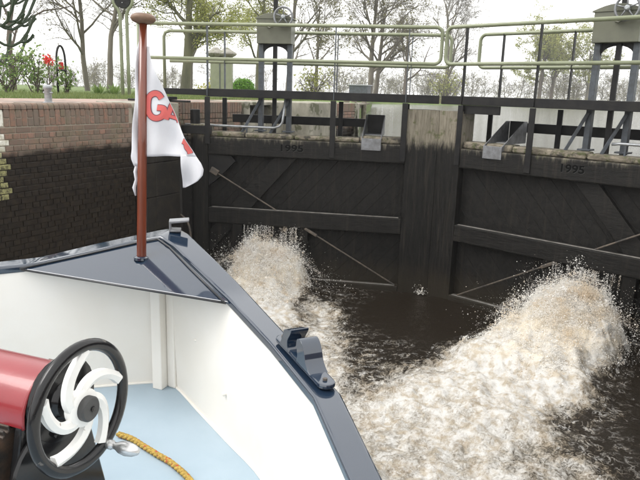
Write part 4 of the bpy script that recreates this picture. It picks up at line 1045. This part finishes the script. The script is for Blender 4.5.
def water_field(x, y):
    H, Fm = mound(x, y)
    base_f = .56*smooth(7.2, 6.0, y+.9*(fbm(x*1.3, y*1.3, 4)-.5)+.12*(x+2.5))
    ring_f = .41+.10*(fbm(x*2.2, y*2.2, 3)-.5)
    # the slack dark pool against the mitre posts and the slack strip along the right wall
    slack = np.exp(-(((x+2.45+.25*(y-9))/1.45)**2+((y-9.0)/1.35)**2)**1.3)
    right = smooth(-.25, .75, x+.35*(fbm(x*1.7, y*1.7, 4)-.5)+.07*(y-6))*smooth(9.2, 8.3, y)
    left = smooth(-5.6, -6.6, x)*.15
    hullside = .60*np.exp(-(((x+3.9-.55*(8.0-y))/.75)**2))*smooth(9.4, 8.4, y)*smooth(4.0, 5.0, y)
    F_ = np.maximum(base_f, ring_f)-.33*slack*(H < .05)
    F_ = np.maximum(F_, np.maximum(Fm, hullside))
    F_ = F_-.22*right*(H < .15)-left
    F_ = np.clip(F_, 0, 1.15)
    chop = smooth(.25, .75, F_)
    z = H + chop*(.17*(fbm(x*2.1+5, y*2.1, 6, .58)-.5)+.10*(fbm(x*8+2, y*8, 4, .62)-.5)) + smooth(.05, .35, H)*.07*(fbm(x*11+2, y*11, 4, .6)-.5) + .022*(fbm(x*3.3, y*3.3, 4)-.5)
    # standing rollers where the two streams meet
    z = z + chop*.05*np.sin((y+.35*x)*4.2+5*fbm(x, y, 3))
    return z-.05, F_
def water_grid(x0, x1, y0, y1, st):
    xs = np.arange(x0, x1+1e-6, st); ys = np.arange(y0, y1+1e-6, st); X, Y = np.meshgrid(xs, ys)
    Z, Fm = water_field(X, Y)
    nx_, ny_ = len(xs), len(ys); idx = np.arange(nx_*ny_).reshape(ny_, nx_)
    F = np.stack([idx[:-1, :-1], idx[:-1, 1:], idx[1:, 1:], idx[1:, :-1]], -1).reshape(-1, 4)
    return np.stack([X.ravel(), Y.ravel(), Z.ravel()], 1), F, Fm.ravel()
V1, F1, A1 = water_grid(XL-.02, XR+.02, 3.6, 10.0, .02)
V2, F2, A2 = water_grid(XL-.02, XR+.02, -40, 3.6, .2)
V2[V2[:, 1] > 3.5, 2] = -.08
wo = bigmesh('water', np.concatenate([V1, V2]), np.concatenate([F1, F2+len(V1)]), 'lock_water', smooth=True)
at = wo.data.attributes.new('foam', 'FLOAT', 'POINT'); at.data.foreach_set('value', np.concatenate([A1, A2]).astype(np.float32))
struct(wo)
# spray: droplets thrown up around the jets
def droplets(P, S):
    tv = np.array([(1, 1, 1), (-1, -1, 1), (-1, 1, -1), (1, -1, -1)], float)*.75
    tf = np.array([(0, 2, 1), (0, 1, 3), (0, 3, 2), (1, 2, 3)])
    n = len(P); q = RNG.normal(0, 1, (n, 3, 3)); Q, _ = np.linalg.qr(q); det = np.linalg.det(Q); Q[:, :, 0] *= det[:, None]
    V = np.einsum('nij,kj->nki', Q, tv)*S[:, None, None]*RNG.uniform(.7, 1.4, (n, 1, 3))+P[:, None, :]
    F = tf[None]+(np.arange(n)*4)[:, None, None]
    return V.reshape(-1, 3), F.reshape(-1, 3)
PP = []; SS = []
for ji, (o, U_, N_, uu) in enumerate(JETS):
    # froth on the boiling surface, thrown up in clumps
    nc = 420; cn = np.abs(RNG.gamma(2.2, .30, nc)); cu = RNG.normal(0, 1, nc)*np.interp(cn, [0, 1.5, 4], [.34, .48, .9]); cz = RNG.exponential(.055, nc); cs = RNG.uniform(.025, .085, nc)
    n = 48000; c_ = RNG.integers(0, nc, n)
    nn = np.abs(cn[c_]+RNG.normal(0, 1, n)*cs[c_]*1.5); u = cu[c_]+RNG.normal(0, 1, n)*cs[c_]*1.3
    X = o[0]+U_[0]*u+N_[0]*nn; Y = o[1]+U_[1]*u+N_[1]*nn
    Z, Fm = water_field(X, Y); Hh, _ = mound(X, Y)
    up_z = (cz[c_]+np.abs(RNG.normal(0, 1, n))*cs[c_]*.9)*np.clip(Hh/.42, 0, 1.15)
    keep = Hh > .10
    PP.append(np.stack([X, Y, Z+up_z-.004], 1)[keep]); SS.append((RNG.gamma(1.6, .0015, n)+.0016)[keep])
    # single drops flung above the crest and towards the sides
    n = 16000; nn = np.abs(RNG.normal(.35, .40, n)); u = RNG.normal(0, .46, n)
    crest = np.interp(nn, [0, .4, .8, 1.4], [.5, .68, .55, .15])*(1-.45*(np.abs(u)/.8)**2)
    zz = np.clip(crest, .05, 1)+RNG.exponential(.085, n)*(1+.6*np.sin(u*9+ji))-.05
    ok = (zz < 1.05)
    X = o[0]+U_[0]*u+N_[0]*(nn+.02); Y = o[1]+U_[1]*u+N_[1]*(nn+.02)
    PP.append(np.stack([X, Y, zz], 1)[ok]); SS.append((RNG.gamma(1.2, .0016, n)+.0012)[ok])
    # leaking strings of water under the middle beam
    for q in range(55):
        u0 = RNG.uniform(-.48, .48); n0 = RNG.uniform(-.0, .08); L_ = RNG.uniform(.15, .5); m_ = int(L_*130)
        t = RNG.random(m_)
        PP.append(np.stack([o[0]+U_[0]*(u0+RNG.normal(0, .006, m_))+N_[0]*n0, o[1]+U_[1]*(u0+RNG.normal(0, .006, m_))+N_[1]*n0, .95-t*L_], 1)); SS.append(RNG.uniform(.002, .005, m_))
# a little splash where the mitre posts leak
n = 160; PP.append(np.stack([-3.0+RNG.normal(0, .05, n), 9.98+RNG.normal(0, .03, n)-.02, -.03+RNG.exponential(.05, n)], 1)); SS.append(RNG.gamma(1.4, .0022, n)+.0015)
PP = np.concatenate(PP); SS = np.concatenate(SS)
SV, SF = droplets(PP, SS)
tag(bigmesh('spray', SV, SF, 'spray', smooth=False), 'white spray and froth boiling from the gate sluices', 'spray', kind='stuff')

# ------------------------------------------------------------------ vegetation
def tubes_np(lines, sides):
    """list of (pts Nx3, radii N) -> verts, quads"""
    VV = []; FF = []; b = 0
    ang = np.arange(sides)*2*math.pi/sides
    for P, r in lines:
        P = np.asarray(P); k = len(P); d = np.gradient(P, axis=0); d /= np.linalg.norm(d, axis=1)[:, None]+1e-9
        ref = np.array([.31, .17, .93]) if abs(d[0, 2]) < .85 else np.array([1, .1, 0])
        a = np.cross(d, ref); a /= np.linalg.norm(a, axis=1)[:, None]+1e-9; c = np.cross(d, a)
        V = P[:, None]+(a[:, None]*np.cos(ang)[None, :, None]+c[:, None]*np.sin(ang)[None, :, None])*np.asarray(r)[:, None, None]
        VV.append(V.reshape(-1, 3)); i = np.arange(k-1)[:, None]*sides; j = np.arange(sides)[None]
        j2 = (j+1) % sides
        FF.append(b+np.stack([i+j, i+j2, i+sides+j2, i+sides+j], -1).reshape(-1, 4)); b += k*sides
    return np.concatenate(VV), np.concatenate(FF)
def skeleton(rng, h, trunk_r, spread=.6, clear=.3, limbs=7, kids=(6, 6, 5), lean=(0, 0), fork=True, up=.25, droop=0.0):
    levels = [[] for _ in range(5)]
    def branch(p, d, L, r, lev):
        n = (8, 6, 5, 4, 3)[lev]; P = [p]; dd = d.copy(); jit = (.05, .17, .24, .30, .32)[lev]
        for i in range(n-1):
            dd = dd+rng.normal(0, jit, 3)+np.array([0, 0, up*(.5 if lev else .15)-droop*lev*.05])*.35; dd /= np.linalg.norm(dd); P.append(P[-1]+dd*L/(n-1))
        P = np.array(P); tip = (.38, .3, .28, .3, .4)[lev]; rr = np.maximum(r*np.linspace(1, tip, n), h*.0006)
        levels[lev].append((P, rr))
        if lev == 4 or lev > len(kids): return
        nk = limbs if lev == 0 else kids[lev-1]
        nk = max(2, int(rng.normal(nk, .8)))
        for q in range(nk):
            t = (clear+(1-clear)*(q+rng.random()*.8)/nk) if lev == 0 else rng.uniform(.22, 1.0)
            t = min(t, 1.0); f = t*(n-1); i = min(int(f), n-2); pp = P[i]+(P[i+1]-P[i])*(f-i); ld = P[i+1]-P[i]; ld /= np.linalg.norm(ld)
            rv = rng.normal(0, 1, 3); rv -= ld*(rv@ld); rv /= np.linalg.norm(rv)
            an = rng.uniform(.45, .95) if lev == 0 else rng.uniform(.35, .95)
            nd_ = ld*math.cos(an)+rv*math.sin(an)*(spread/.6)
            if lev < 2 and nd_[2] < .05: nd_[2] = abs(nd_[2])*.5+.1
            nd_ /= np.linalg.norm(nd_)
            rl = np.interp(f, range(n), rr)
            branch(pp, nd_, L*((.62, .55, .5, .5)[lev])*rng.uniform(.7, 1.2)*(1-.35*t if lev == 0 else 1), rl*(.58, .5, .5, .55)[lev], lev+1)
    d0 = np.array([lean[0], lean[1], 1.0]); d0 /= np.linalg.norm(d0)
    branch(np.array([0, 0, -.15]), d0, h*.72, trunk_r, 0)
    return levels
def leaves(rng, lines, n, size, jitter=.12):
    seg = [P[rng.integers(1, len(P))] for P, _ in [lines[i] for i in rng.integers(0, len(lines), n)]]
    C = np.array(seg)+rng.normal(0, jitter, (n, 3))
    a = rng.normal(0, 1, (n, 3)); a /= np.linalg.norm(a, axis=1)[:, None]; b = np.cross(a, rng.normal(0, 1, (n, 3))); b /= np.linalg.norm(b, axis=1)[:, None]
    s = size*rng.uniform(.5, 1.3, (n, 1))
    V = np.stack([C-a*s, C+b*s*.55, C+a*s, C-b*s*.55], 1).reshape(-1, 3)
    return V, np.arange(n*4).reshape(-1, 4)
def make_tree(name, label, loc, seed, h, tr, bark='bark', leaf='leaf_spring', nleaf=2500, lsize=.055, group='bare spring trees', **kw):
    rng = np.random.default_rng(seed); lv = skeleton(rng, h, tr, **kw); loc = np.array(loc, float)
    t = thing(name, label, 'tree', tuple(loc), group)
    big = lv[0]+lv[1]; V, F = tubes_np(big, 8); V = V+loc
    # root flare
    bigmesh('trunk', V, F, bark, t, True)
    V, F = tubes_np(lv[2]+lv[3]+lv[4], 4)
    cr = bigmesh('crown', V+loc, F, bark, t, True)
    tips = (lv[4] or lv[3]) or lv[2]
    if nleaf:
        V, F = leaves(rng, tips+lv[3], nleaf, lsize); bigmesh('foliage', V+loc, F, leaf, cr)
    return t
G0 = QZ-.02; GF = 2.32
TREES = [
 # column, distance, height, trunk radius, bark, leaf, count, label, options
 (14, 27, 6.5, .12, 'bark_dark', 'leaf_brown', 300, 'slender reddish-brown bare tree behind the shrubs at the left edge', dict(clear=.3, limbs=8, kids=(6, 5, 4), spread=.5)),
 (88, 34, 8.4, .135, 'bark', 'leaf_brown', 1500, 'bare grey tree left of the signal mast, the left one of two', dict(clear=.30, limbs=10, kids=(8, 7, 5), spread=.55)),
 (109, 31, 8.4, .14, 'bark', 'leaf_brown', 1500, 'bare grey tree right beside the signal mast', dict(clear=.34, limbs=9, kids=(8, 7, 5), spread=.6)),
 (184, 30, 7.4, .23, 'bark_green', 'leaf_spring', 14000, 'stout crooked tree with fresh yellow-green leaves behind the flag', dict(clear=.24, limbs=8, kids=(8, 7, 6), spread=.8, lean=(.14, .0))),
 (190, 44, 9, .17, 'bark', 'leaf_spring', 7000, 'thin tree with fresh leaves standing behind the stout crooked tree', dict(clear=.3, limbs=8, kids=(6, 6, 5), spread=.65)),
 (257, 40, 8.4, .16, 'bark_green', 'leaf_spring', 15000, 'leafy yellow-green tree behind the left winding gear', dict(clear=.28, limbs=8, kids=(8, 7, 5), spread=.75)),
 (288, 46, 10, .24, 'bark', 'leaf_brown', 3000, 'bare tree just right of the left winding gear', dict(clear=.3, limbs=9, kids=(8, 7, 5), spread=.6)),
 (316, 52, 9.5, .17, 'bark', 'leaf_brown', 3000, 'bare tree with ivy-green undergrowth at its foot, left of the tall pair', dict(clear=.28, limbs=9, kids=(8, 7, 5), spread=.6)),
 (369, 58, 12, .27, 'bark', 'leaf_brown', 3000, 'tall bare tree of the close pair above the jetty, left trunk', dict(clear=.22, limbs=11, kids=(8, 7, 5), spread=.6, lean=(-.05, 0))),
 (375, 60, 11, .24, 'bark', 'leaf_brown', 3000, 'tall bare tree of the close pair above the jetty, right trunk', dict(clear=.22, limbs=10, kids=(8, 7, 5), spread=.65, lean=(.06, 0))),
 (405, 96, 14, .34, 'bark_dark', 'leaf_brown', 2500, 'knotty bare tree left of the gap between the railings', dict(clear=.26, limbs=9, kids=(6, 6, 5), spread=.7)),
 (447, 108, 21, .40, 'bark', 'leaf_brown', 2500, 'tall fine-twigged bare tree in the gap between the railings', dict(clear=.2, limbs=12, kids=(8, 7, 5), spread=.5)),
 (540, 127, 15, .38, 'bark_dark', 'leaf_spring', 9000, 'broad pale green tree over the right railing, left trunk', dict(clear=.3, limbs=9, kids=(8, 7, 5), spread=.8, lean=(.06, 0))),
 (551, 130, 14.5, .36, 'bark_dark', 'leaf_spring', 9000, 'broad pale green tree over the right railing, right trunk', dict(clear=.3, limbs=9, kids=(8, 7, 5), spread=.8)),
 (588, 132, 14, .32, 'bark', 'leaf_spring', 6000, 'slim pale green tree left of the right winding gear', dict(clear=.3, limbs=9, kids=(8, 7, 5), spread=.65)),
]
for i, (cx, dist, h, tr, bk, lf, nl, lab, kw) in enumerate(TREES):
    make_tree('tree', lab, bearing(cx, dist, G0 if dist < 80 else GF), 100+i, h, tr, bk, lf, nl, .05 if dist < 50 else (.085 if cx < 500 else .15), 'trees along the canal', **kw)

# ivy-clad shrub foot and loose undergrowth shrubs
def shrub(name, label, cat, loc, seed, rx, rz, nleaf, lsize, leaf, stems=9, group=None, flat_=.8):
    rng = np.random.default_rng(seed); loc = np.array(loc, float); t = thing(name, label, cat, tuple(loc), group)
    lines = []
    for i in range(stems):
        a = rng.uniform(0, 2*math.pi); tip = np.array([math.cos(a)*rx*rng.uniform(.2, .9), math.sin(a)*rx*rng.uniform(.2, .9)*flat_, rz*rng.uniform(.6, 1)])
        P = np.array([np.array([0, 0, -.03])+tip*q+rng.normal(0, .04*rx, 3)*(q > 0) for q in np.linspace(0, 1, 6)]); lines.append((P, np.linspace(.02, .006, 6)*rz))
        for k_ in range(3):
            q0 = P[rng.integers(2, 5)]; P2 = np.array([q0+rng.normal(0, .16*rx, 3)*q+np.array([0, 0, .25*rz*q]) for q in np.linspace(0, 1, 4)]); lines.append((P2, np.linspace(.009, .004, 4)*rz))
    V, F = tubes_np(lines, 5); bigmesh('stem', V+loc, F, 'bark_dark', t, True)
    V, F = leaves(rng, lines, nleaf, lsize, .11*rx); V[:, 2] = np.maximum(V[:, 2], .01); bigmesh('foliage', V+loc, F, leaf, t)
    return t
shrub('shrub', 'loose green shrub at the far left edge under the dark tree', 'shrub', bearing(8, 17.5, G0), 5, 1.0, 1.0, 480, .05, 'leaf_green', 10, 'shrubs on the quay')
shrub('shrub', 'loose green shrub with a red bloom on top, left of the hoop', 'shrub', bearing(38, 17, G0), 6, .9, 1.0, 480, .05, 'leaf_green', 9, 'shrubs on the quay')
shrub('shrub', 'thin-leaved low shrub right of the black hoop', 'shrub', bearing(66, 17.5, G0), 8, .5, .72, 160, .055, 'leaf_green', 7, 'shrubs on the quay')
shrub('shrub', 'ivy-green bush at the foot of a bare tree', 'shrub', bearing(313, 48, G0), 9, 2.4, 1.9, 700, .09, 'leaf_spring', 14)
shrub('shrub', 'small yellow-green bush left of the pale green pillar', 'shrub', bearing(205, 22, G0), 10, .55, .42, 700, .04, 'leaf_yellow', 8)
shrub('shrub', 'climbing green growth round the tall bare tree in the railing gap', 'shrub', bearing(445, 106, GF), 11, 3.6, 4.6, 900, .16, 'leaf_spring', 14)
rl = thing('red_flower', 'cluster of red blossom above the shrub by the hoop', 'flower', bearing(50, 16.3, G0+.80))
rng = np.random.default_rng(3); C = rng.normal(0, 1, (60, 3))*np.array([.06, .06, .05]); Vv = []
for c_ in C:
    a = rng.normal(0, 1, 3); a /= np.linalg.norm(a); b = np.cross(a, rng.normal(0, 1, 3)); b /= np.linalg.norm(b)
    for q in (-a, b*.7, a, -b*.7): Vv.append(c_+q*.04)
bigmesh('blossom', np.array(Vv)+np.array(ORIGIN[rl.name]), np.arange(240).reshape(-1, 4), 'petal_red', rl)
MB().tube([np.array(ORIGIN[rl.name])+np.array([0, 0, -.80]), np.array(ORIGIN[rl.name])], .012, 6).build('stem', 'bark_dark', rl)
# clipped ball bush
bb = thing('box_ball', 'clipped round green bush right of the pale green pillar', 'bush', bearing(243, 20.5, G0))
rng = np.random.default_rng(12); n = 5000; d = rng.normal(0, 1, (n, 3)); d /= np.linalg.norm(d, axis=1)[:, None]
C = d*(.29+.03*rng.normal(0, 1, (n, 1))+.035*np.sin(d[:, :1]*6+1)*np.cos(d[:, 1:2]*5+d[:, 2:]*4))*np.array([1.08, 1, .9])+np.array([0, 0, .32]); C = C[C[:, 2] > .02]; n = len(C)
a = rng.normal(0, 1, (n, 3)); a /= np.linalg.norm(a, axis=1)[:, None]; b = np.cross(a, rng.normal(0, 1, (n, 3))); b /= np.linalg.norm(b, axis=1)[:, None]
V = np.stack([C-a*.022, C+b*.014, C+a*.022, C-b*.014], 1).reshape(-1, 3)
bigmesh('foliage', V+np.array(ORIGIN[bb.name]), np.arange(n*4).reshape(-1, 4), 'leaf_box', bb)
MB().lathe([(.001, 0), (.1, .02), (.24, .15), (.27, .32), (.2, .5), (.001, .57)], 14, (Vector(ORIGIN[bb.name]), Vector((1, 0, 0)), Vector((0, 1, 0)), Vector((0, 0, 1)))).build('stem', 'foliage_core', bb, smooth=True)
# spiky clumps by the signal mast
for i, (cx, ds, lab) in enumerate(((99, 19, 'spiky green yucca clump left of the signal mast'), (113, 19.4, 'spiky green yucca clump at the foot of the signal mast'))):
    rng = np.random.default_rng(40+i); lo = bearing(cx, ds, G0); t = thing('yucca', lab, 'plant', tuple(lo), 'yucca clumps')
    Vv = []; Ff = []
    for k_ in range(110):
        a = rng.uniform(0, 2*math.pi); el = rng.uniform(.25, 1.45); L = rng.uniform(.28, .46); d = np.array([math.cos(a)*math.cos(el), math.sin(a)*math.cos(el), math.sin(el)])
        s_ = np.array([-math.sin(a), math.cos(a), 0])*.016; o_ = lo+np.array([math.cos(a), math.sin(a), 0])*rng.uniform(0, .10); b = len(Vv)
        Vv += [o_-s_, o_+s_, o_+d*L*.6+s_*.8, o_+d*L+np.array([0, 0, -.05]), o_+d*L*.6-s_*.8]; Ff.append((b, b+1, b+2, b+4)); Ff.append((b+4, b+2, b+3, b+3))
    mb = MB(); mb.add(Vv, [f if f[2] != f[3] else f[:3] for f in Ff]); mb.build('blade', 'leaf_green', t, recalc=False)
# monkey puzzle at the left edge
mp_loc = bearing(-8, 22, G0); t = thing('monkey_puzzle_tree', 'dark monkey puzzle tree with upswept tail-like branches at the left edge', 'tree', tuple(mp_loc))
V, F = tubes_np([(np.array([[0, 0, -.1], [0, .02, 2], [.02, 0, 4], [0, 0, 6.5]]), [.14, .12, .09, .03])], 8); bigmesh('trunk', V+mp_loc, F, 'bark_dark', t, True)
rng = np.random.default_rng(77); lines = []
for z0 in np.arange(1.15, 6.2, .52):
    for k_ in range(5):
        a = rng.uniform(0, 2*math.pi); L = (1.6-.09*z0)*rng.uniform(.8, 1.1); P = []
        for q in np.linspace(0, 1, 7): P.append([math.cos(a)*L*q, math.sin(a)*L*q, z0-.34*math.sin(q*2.6)*L+.62*q**3*L])
        P = np.array(P); lines.append((P, np.linspace(.04, .045, 7)))
        for sgn in (-1, 1):
            q0 = P[4]; a2 = a+sgn*.6; P2 = np.array([[q0[0]+math.cos(a2)*.45*q, q0[1]+math.sin(a2)*.45*q, q0[2]-.05*math.sin(q*2.5)+.25*q*q] for q in np.linspace(0, 1, 5)]); lines.append((P2, np.linspace(.036, .03, 5)))
V, F = tubes_np(lines, 5); cr = bigmesh('crown', V+mp_loc, F, 'leaf_dark', t, False)
n = 6000; seg = []
for i in rng.integers(0, len(lines), n):
    P = lines[i][0]; q = rng.integers(0, len(P)-1); seg.append(P[q]+(P[q+1]-P[q])*rng.random())
C = np.array(seg); a = rng.normal(0, 1, (n, 3)); a /= np.linalg.norm(a, axis=1)[:, None]; b = np.cross(a, rng.normal(0, 1, (n, 3))); b /= np.linalg.norm(b, axis=1)[:, None]
V = np.stack([C+b*.018, C-b*.018, C+a*.075], 1).reshape(-1, 3); bigmesh('needle', V+mp_loc, np.arange(n*3).reshape(-1, 3), 'leaf_dark', cr)

# far wood along the other bank: one mass of stems, twigs and undergrowth
rng = np.random.default_rng(55); protos = []
for i in range(4):
    lv = skeleton(rng, 1.0, .014, clear=.15, limbs=8, kids=(5, 4), spread=.55); ln = lv[0]+lv[1]+lv[2]+lv[3]
    ln = [(P, np.maximum(r, .0022)) for P, r in ln]
    protos.append((tubes_np(ln, 3), ln))
VV = []; FF = []; b = 0; LV = []
for i in range(300):
    cx = rng.uniform(-60, 760); ds = rng.uniform(134, 185) if cx > 350 else rng.uniform(90, 160)
    if cx < 330 and rng.random() < .55: continue
    p = bearing(cx, ds, GF); h = rng.uniform(5.5, 9.5)*(1.0 if cx > 330 else .7); (V, F), ln = protos[rng.integers(0, 4)]
    a = rng.uniform(0, 6.28); Rm = np.array([[math.cos(a), -math.sin(a), 0], [math.sin(a), math.cos(a), 0], [0, 0, 1]])
    VV.append((V@Rm.T)*np.array([1.1, 1.1, 1])*h+p); FF.append(F+b); b += len(V)
    lv_, _ = leaves(rng, ln, 120, .018, .05); LV.append((lv_@Rm.T)*h+p)
wood = thing('far_wood', 'pale hazy wood of thin trees on the far bank', 'wood', (0, 100, G0)); tag(wood, kind='stuff')
wd_ = bigmesh('stems', np.concatenate(VV), np.concatenate(FF), 'bark', wood); tag(wd_, kind='stuff')
LV = np.concatenate(LV); lo_ = bigmesh('foliage', LV, np.arange(len(LV)).reshape(-1, 4), 'leaf_brown', wood); tag(lo_, kind='stuff')
# reeds and scrub on the water's edge
n = 14000; xs = rng.uniform(-40, 75, n); ysr = np.interp(xs, [-30, -14, 20, 60, 140], [74, 112, 124, 128, 130])+rng.exponential(1.5, n)
C = np.stack([xs, ysr, np.full(n, GF-.2)], 1); hgt = rng.uniform(.5, 1.6, n)*(.6+.8*fbm(xs*.15, ysr*.0+3, 3))
dx = rng.normal(0, .14, (n, 2)); V = np.zeros((n, 3, 3)); V[:, 0] = C+np.array([-.035, 0, 0]); V[:, 1] = C+np.array([.035, 0, 0]); V[:, 2] = C; V[:, 2, :2] += dx*hgt[:, None]; V[:, 2, 2] += hgt
tag(bigmesh('reeds', V.reshape(-1, 3), np.arange(n*3).reshape(-1, 3), 'leaf_brown'), 'pale reeds and scrub along the far water edge', 'reeds', kind='stuff')
# grass on the left bank
n = 46000; xs = -9.75-rng.exponential(3.2, n); ysr = rng.uniform(4, 30, n); ok = xs > -24; xs, ysr = xs[ok], ysr[ok]; n = len(xs)
C = np.stack([xs, ysr, np.full(n, G0-.01)], 1); hgt = rng.uniform(.04, .11, n)*(.3+1.3*fbm(xs*.9, ysr*.9, 3)); a = rng.uniform(0, 6.28, n)
V = np.zeros((n, 3, 3)); o_ = np.stack([np.cos(a), np.sin(a), np.zeros(n)], 1)*.009; V[:, 0] = C-o_; V[:, 1] = C+o_; V[:, 2] = C; V[:, 2, :2] += rng.normal(0, .03, (n, 2)); V[:, 2, 2] += hgt
tag(bigmesh('grass', V.reshape(-1, 3), np.arange(n*3).reshape(-1, 3), 'grass_blade'), 'short green grass along the quay path', 'grass', kind='stuff')

# ------------------------------------------------------------------ things on the quay
bp = onplane(48.5, 102, (XL-.42, 0, 0), (1, 0, 0))
bo = thing('bollard', 'small pale grey metal bollard on the quay edge', 'bollard', (bp[0], bp[1], QZ-.012))
MB().lathe([(.001, 0), (.075, 0), (.075, .012), (.05, .02), (.046, .17), (.056, .185), (.062, .21), (.056, .232), (.03, .245), (.001, .247)], 20, (Vector(ORIGIN[bo.name]), Vector((1, 0, 0)), Vector((0, 1, 0)), vz)).build('post', 'galvanised', bo, smooth=True, auto=True)
MB().tube([Vector(ORIGIN[bo.name])+Vector((-.085, 0, .14)), Vector(ORIGIN[bo.name])+Vector((.085, 0, .14))], .011, 8).build('cross_pin', 'galvanised', bo, smooth=True)
# signal mast: two tubes that open into a ring round a dark disc
sm_ = bearing(126, 18.2, G0); side = np.array([RT[0], RT[1], 0]); side /= np.linalg.norm(side); fwd = np.array([-side[1], side[0], 0])
sg = thing('signal_mast', 'olive twin-tube mast holding a round dark signal disc in a ring', 'signal', tuple(sm_))
zc = 2.43; rr_ = .245
for s_ in (-1, 1):
    pts = [sm_+side*(.085*s_)+np.array([0, 0, z_]) for z_ in (-.05, .8, 1.6, 2.08)]
    pts += [sm_+side*(s_*rr_*math.sin(a))+np.array([0, 0, zc-rr_*math.cos(a)]) for a in np.linspace(.6, math.pi*.995, 12)]
    MB().tube(pts, .045 if True else .04, 10).build('tube', 'olive_paint', sg, smooth=True)
MB().lathe([(.001, -.05), (.20, -.05), (.205, -.04), (.205, .03), (.19, .045), (.001, .05)], 28, (Vector(sm_)+Vector((0, 0, zc)), Vector(side), Vector((0, 0, 1)), Vector(fwd))).build('disc', 'steel_black', sg, smooth=True, auto=True)
for q in (-.07, .07):
    MB().lathe([(.001, 0), (.012, 0), (.012, .02), (.001, .022)], 8, (Vector(sm_)+Vector((0, 0, zc+q))-Vector(fwd)*.05, Vector(side), Vector((0, 0, 1)), -Vector(fwd))).build('bolt', 'galvanised', sg)
MB().box(sm_[0]-.25, sm_[0]+.25, sm_[1]-.2, sm_[1]+.2, G0-.1, G0+.03).build('foot', 'concrete', sg, bevel=.01)
# narrow steel hoop with a red fitting among the shrubs
hp_ = bearing(62.5, 17.6, G0); hs2 = thing('steel_hoop', 'tall narrow black steel hoop with a red fitting among the shrubs', 'hoop', tuple(hp_))
dirh = side*.62+fwd*.78
pts = [hp_+dirh*(.115*math.cos(a))+np.array([0, 0, .83+.36*math.sin(a)]) for a in np.linspace(0, math.pi, 15)]
MB().tube([hp_+dirh*.115+np.array([0, 0, -.05])]+pts+[hp_-dirh*.115+np.array([0, 0, -.05])], .026, 10).build('hoop', 'steel_black', hs2, smooth=True)
MB().bar(hp_-dirh*.14+np.array([0, 0, .60]), hp_+dirh*.14+np.array([0, 0, .60]), .05, .05).build('crossbar', 'steel_black', hs2, bevel=.006)
MB().box(hp_[0]-.05, hp_[0]+.05, hp_[1]-.04, hp_[1]+.04, G0+.63, G0+.80).build('red_fitting', 'petal_red', hs2, bevel=.015)
# pale green twin pillar with flared caps
pc = bearing(222, 19.3, G0); pl = thing('pillar', 'pale green twin pillar with mossy flared caps behind the left gate', 'pillar', tuple(pc))
for s_, h_ in ((-.175, 1.16), (.135, 1.16)):
    c_ = pc+side*s_
    w_ = .135 if s_ < 0 else .165
    MB().add([c_+side*a*w_+fwd*b*.16+np.array([0, 0, z_]) for z_ in (-.05, h_) for a, b in ((-1, -1), (1, -1), (1, 1), (-1, 1))],
             [(0, 1, 2, 3), (7, 6, 5, 4), (0, 4, 5, 1), (1, 5, 6, 2), (2, 6, 7, 3), (3, 7, 4, 0)]).build('shaft', 'olive_paint', pl, bevel=.012)
    MB().lathe([(.001, h_), (.15, h_), (.25, h_+.05), (.30, h_+.10), (.28, h_+.14), (.16, h_+.20), (.07, h_+.27), (.001, h_+.28)], 8, (Vector(c_), Vector(side), Vector(fwd), vz)).build('cap', 'cap_stone', pl)
MB().bar(pc+side*-.035+fwd*-.165+np.array([0, 0, 0]), pc+side*-.035+fwd*-.165+np.array([0, 0, 1.1]), .02, .02, up=tuple(fwd)).build('joint_strip', 'steel_grey', pl)
# light steel sign-box on the far quay
sbp = bearing(360, 40, G0); sb = thing('cabinet', 'small grey-green metal cabinet at the canal edge below the tall pair of trees', 'cabinet', tuple(sbp))
MB().box(sbp[0]-.6, sbp[0]+.6, sbp[1]-.3, sbp[1]+.3, G0-.05, G0+.75).build('body', 'steel_grey', sb, bevel=.02)
MB().box(sbp[0]-.66, sbp[0]+.66, sbp[1]-.36, sbp[1]+.36, G0+.75, G0+.81).build('lid', 'galvanised', sb, bevel=.01)

# ------------------------------------------------------------------ haze added to pale the far trees
hz = MB().box(-700, 700, -340, 740, -4.6, 27).build('haze', None)
hm = bpy.data.materials.new('haze'); hm.use_nodes = True; hn = hm.node_tree; hn.nodes.clear()
pv = hn.nodes.new('ShaderNodeVolumePrincipled'); pv.inputs['Density'].default_value = .0009; pv.inputs['Color'].default_value = (.96, .97, .98, 1); pv.inputs['Anisotropy'].default_value = .2
ho_ = hn.nodes.new('ShaderNodeOutputMaterial'); hn.links.new(pv.outputs[0], ho_.inputs['Volume']); hz.data.materials.append(hm)
tag(hz, kind='stuff'); tag(hz, 'thin haze over the canal, added to pale the distance', 'haze')
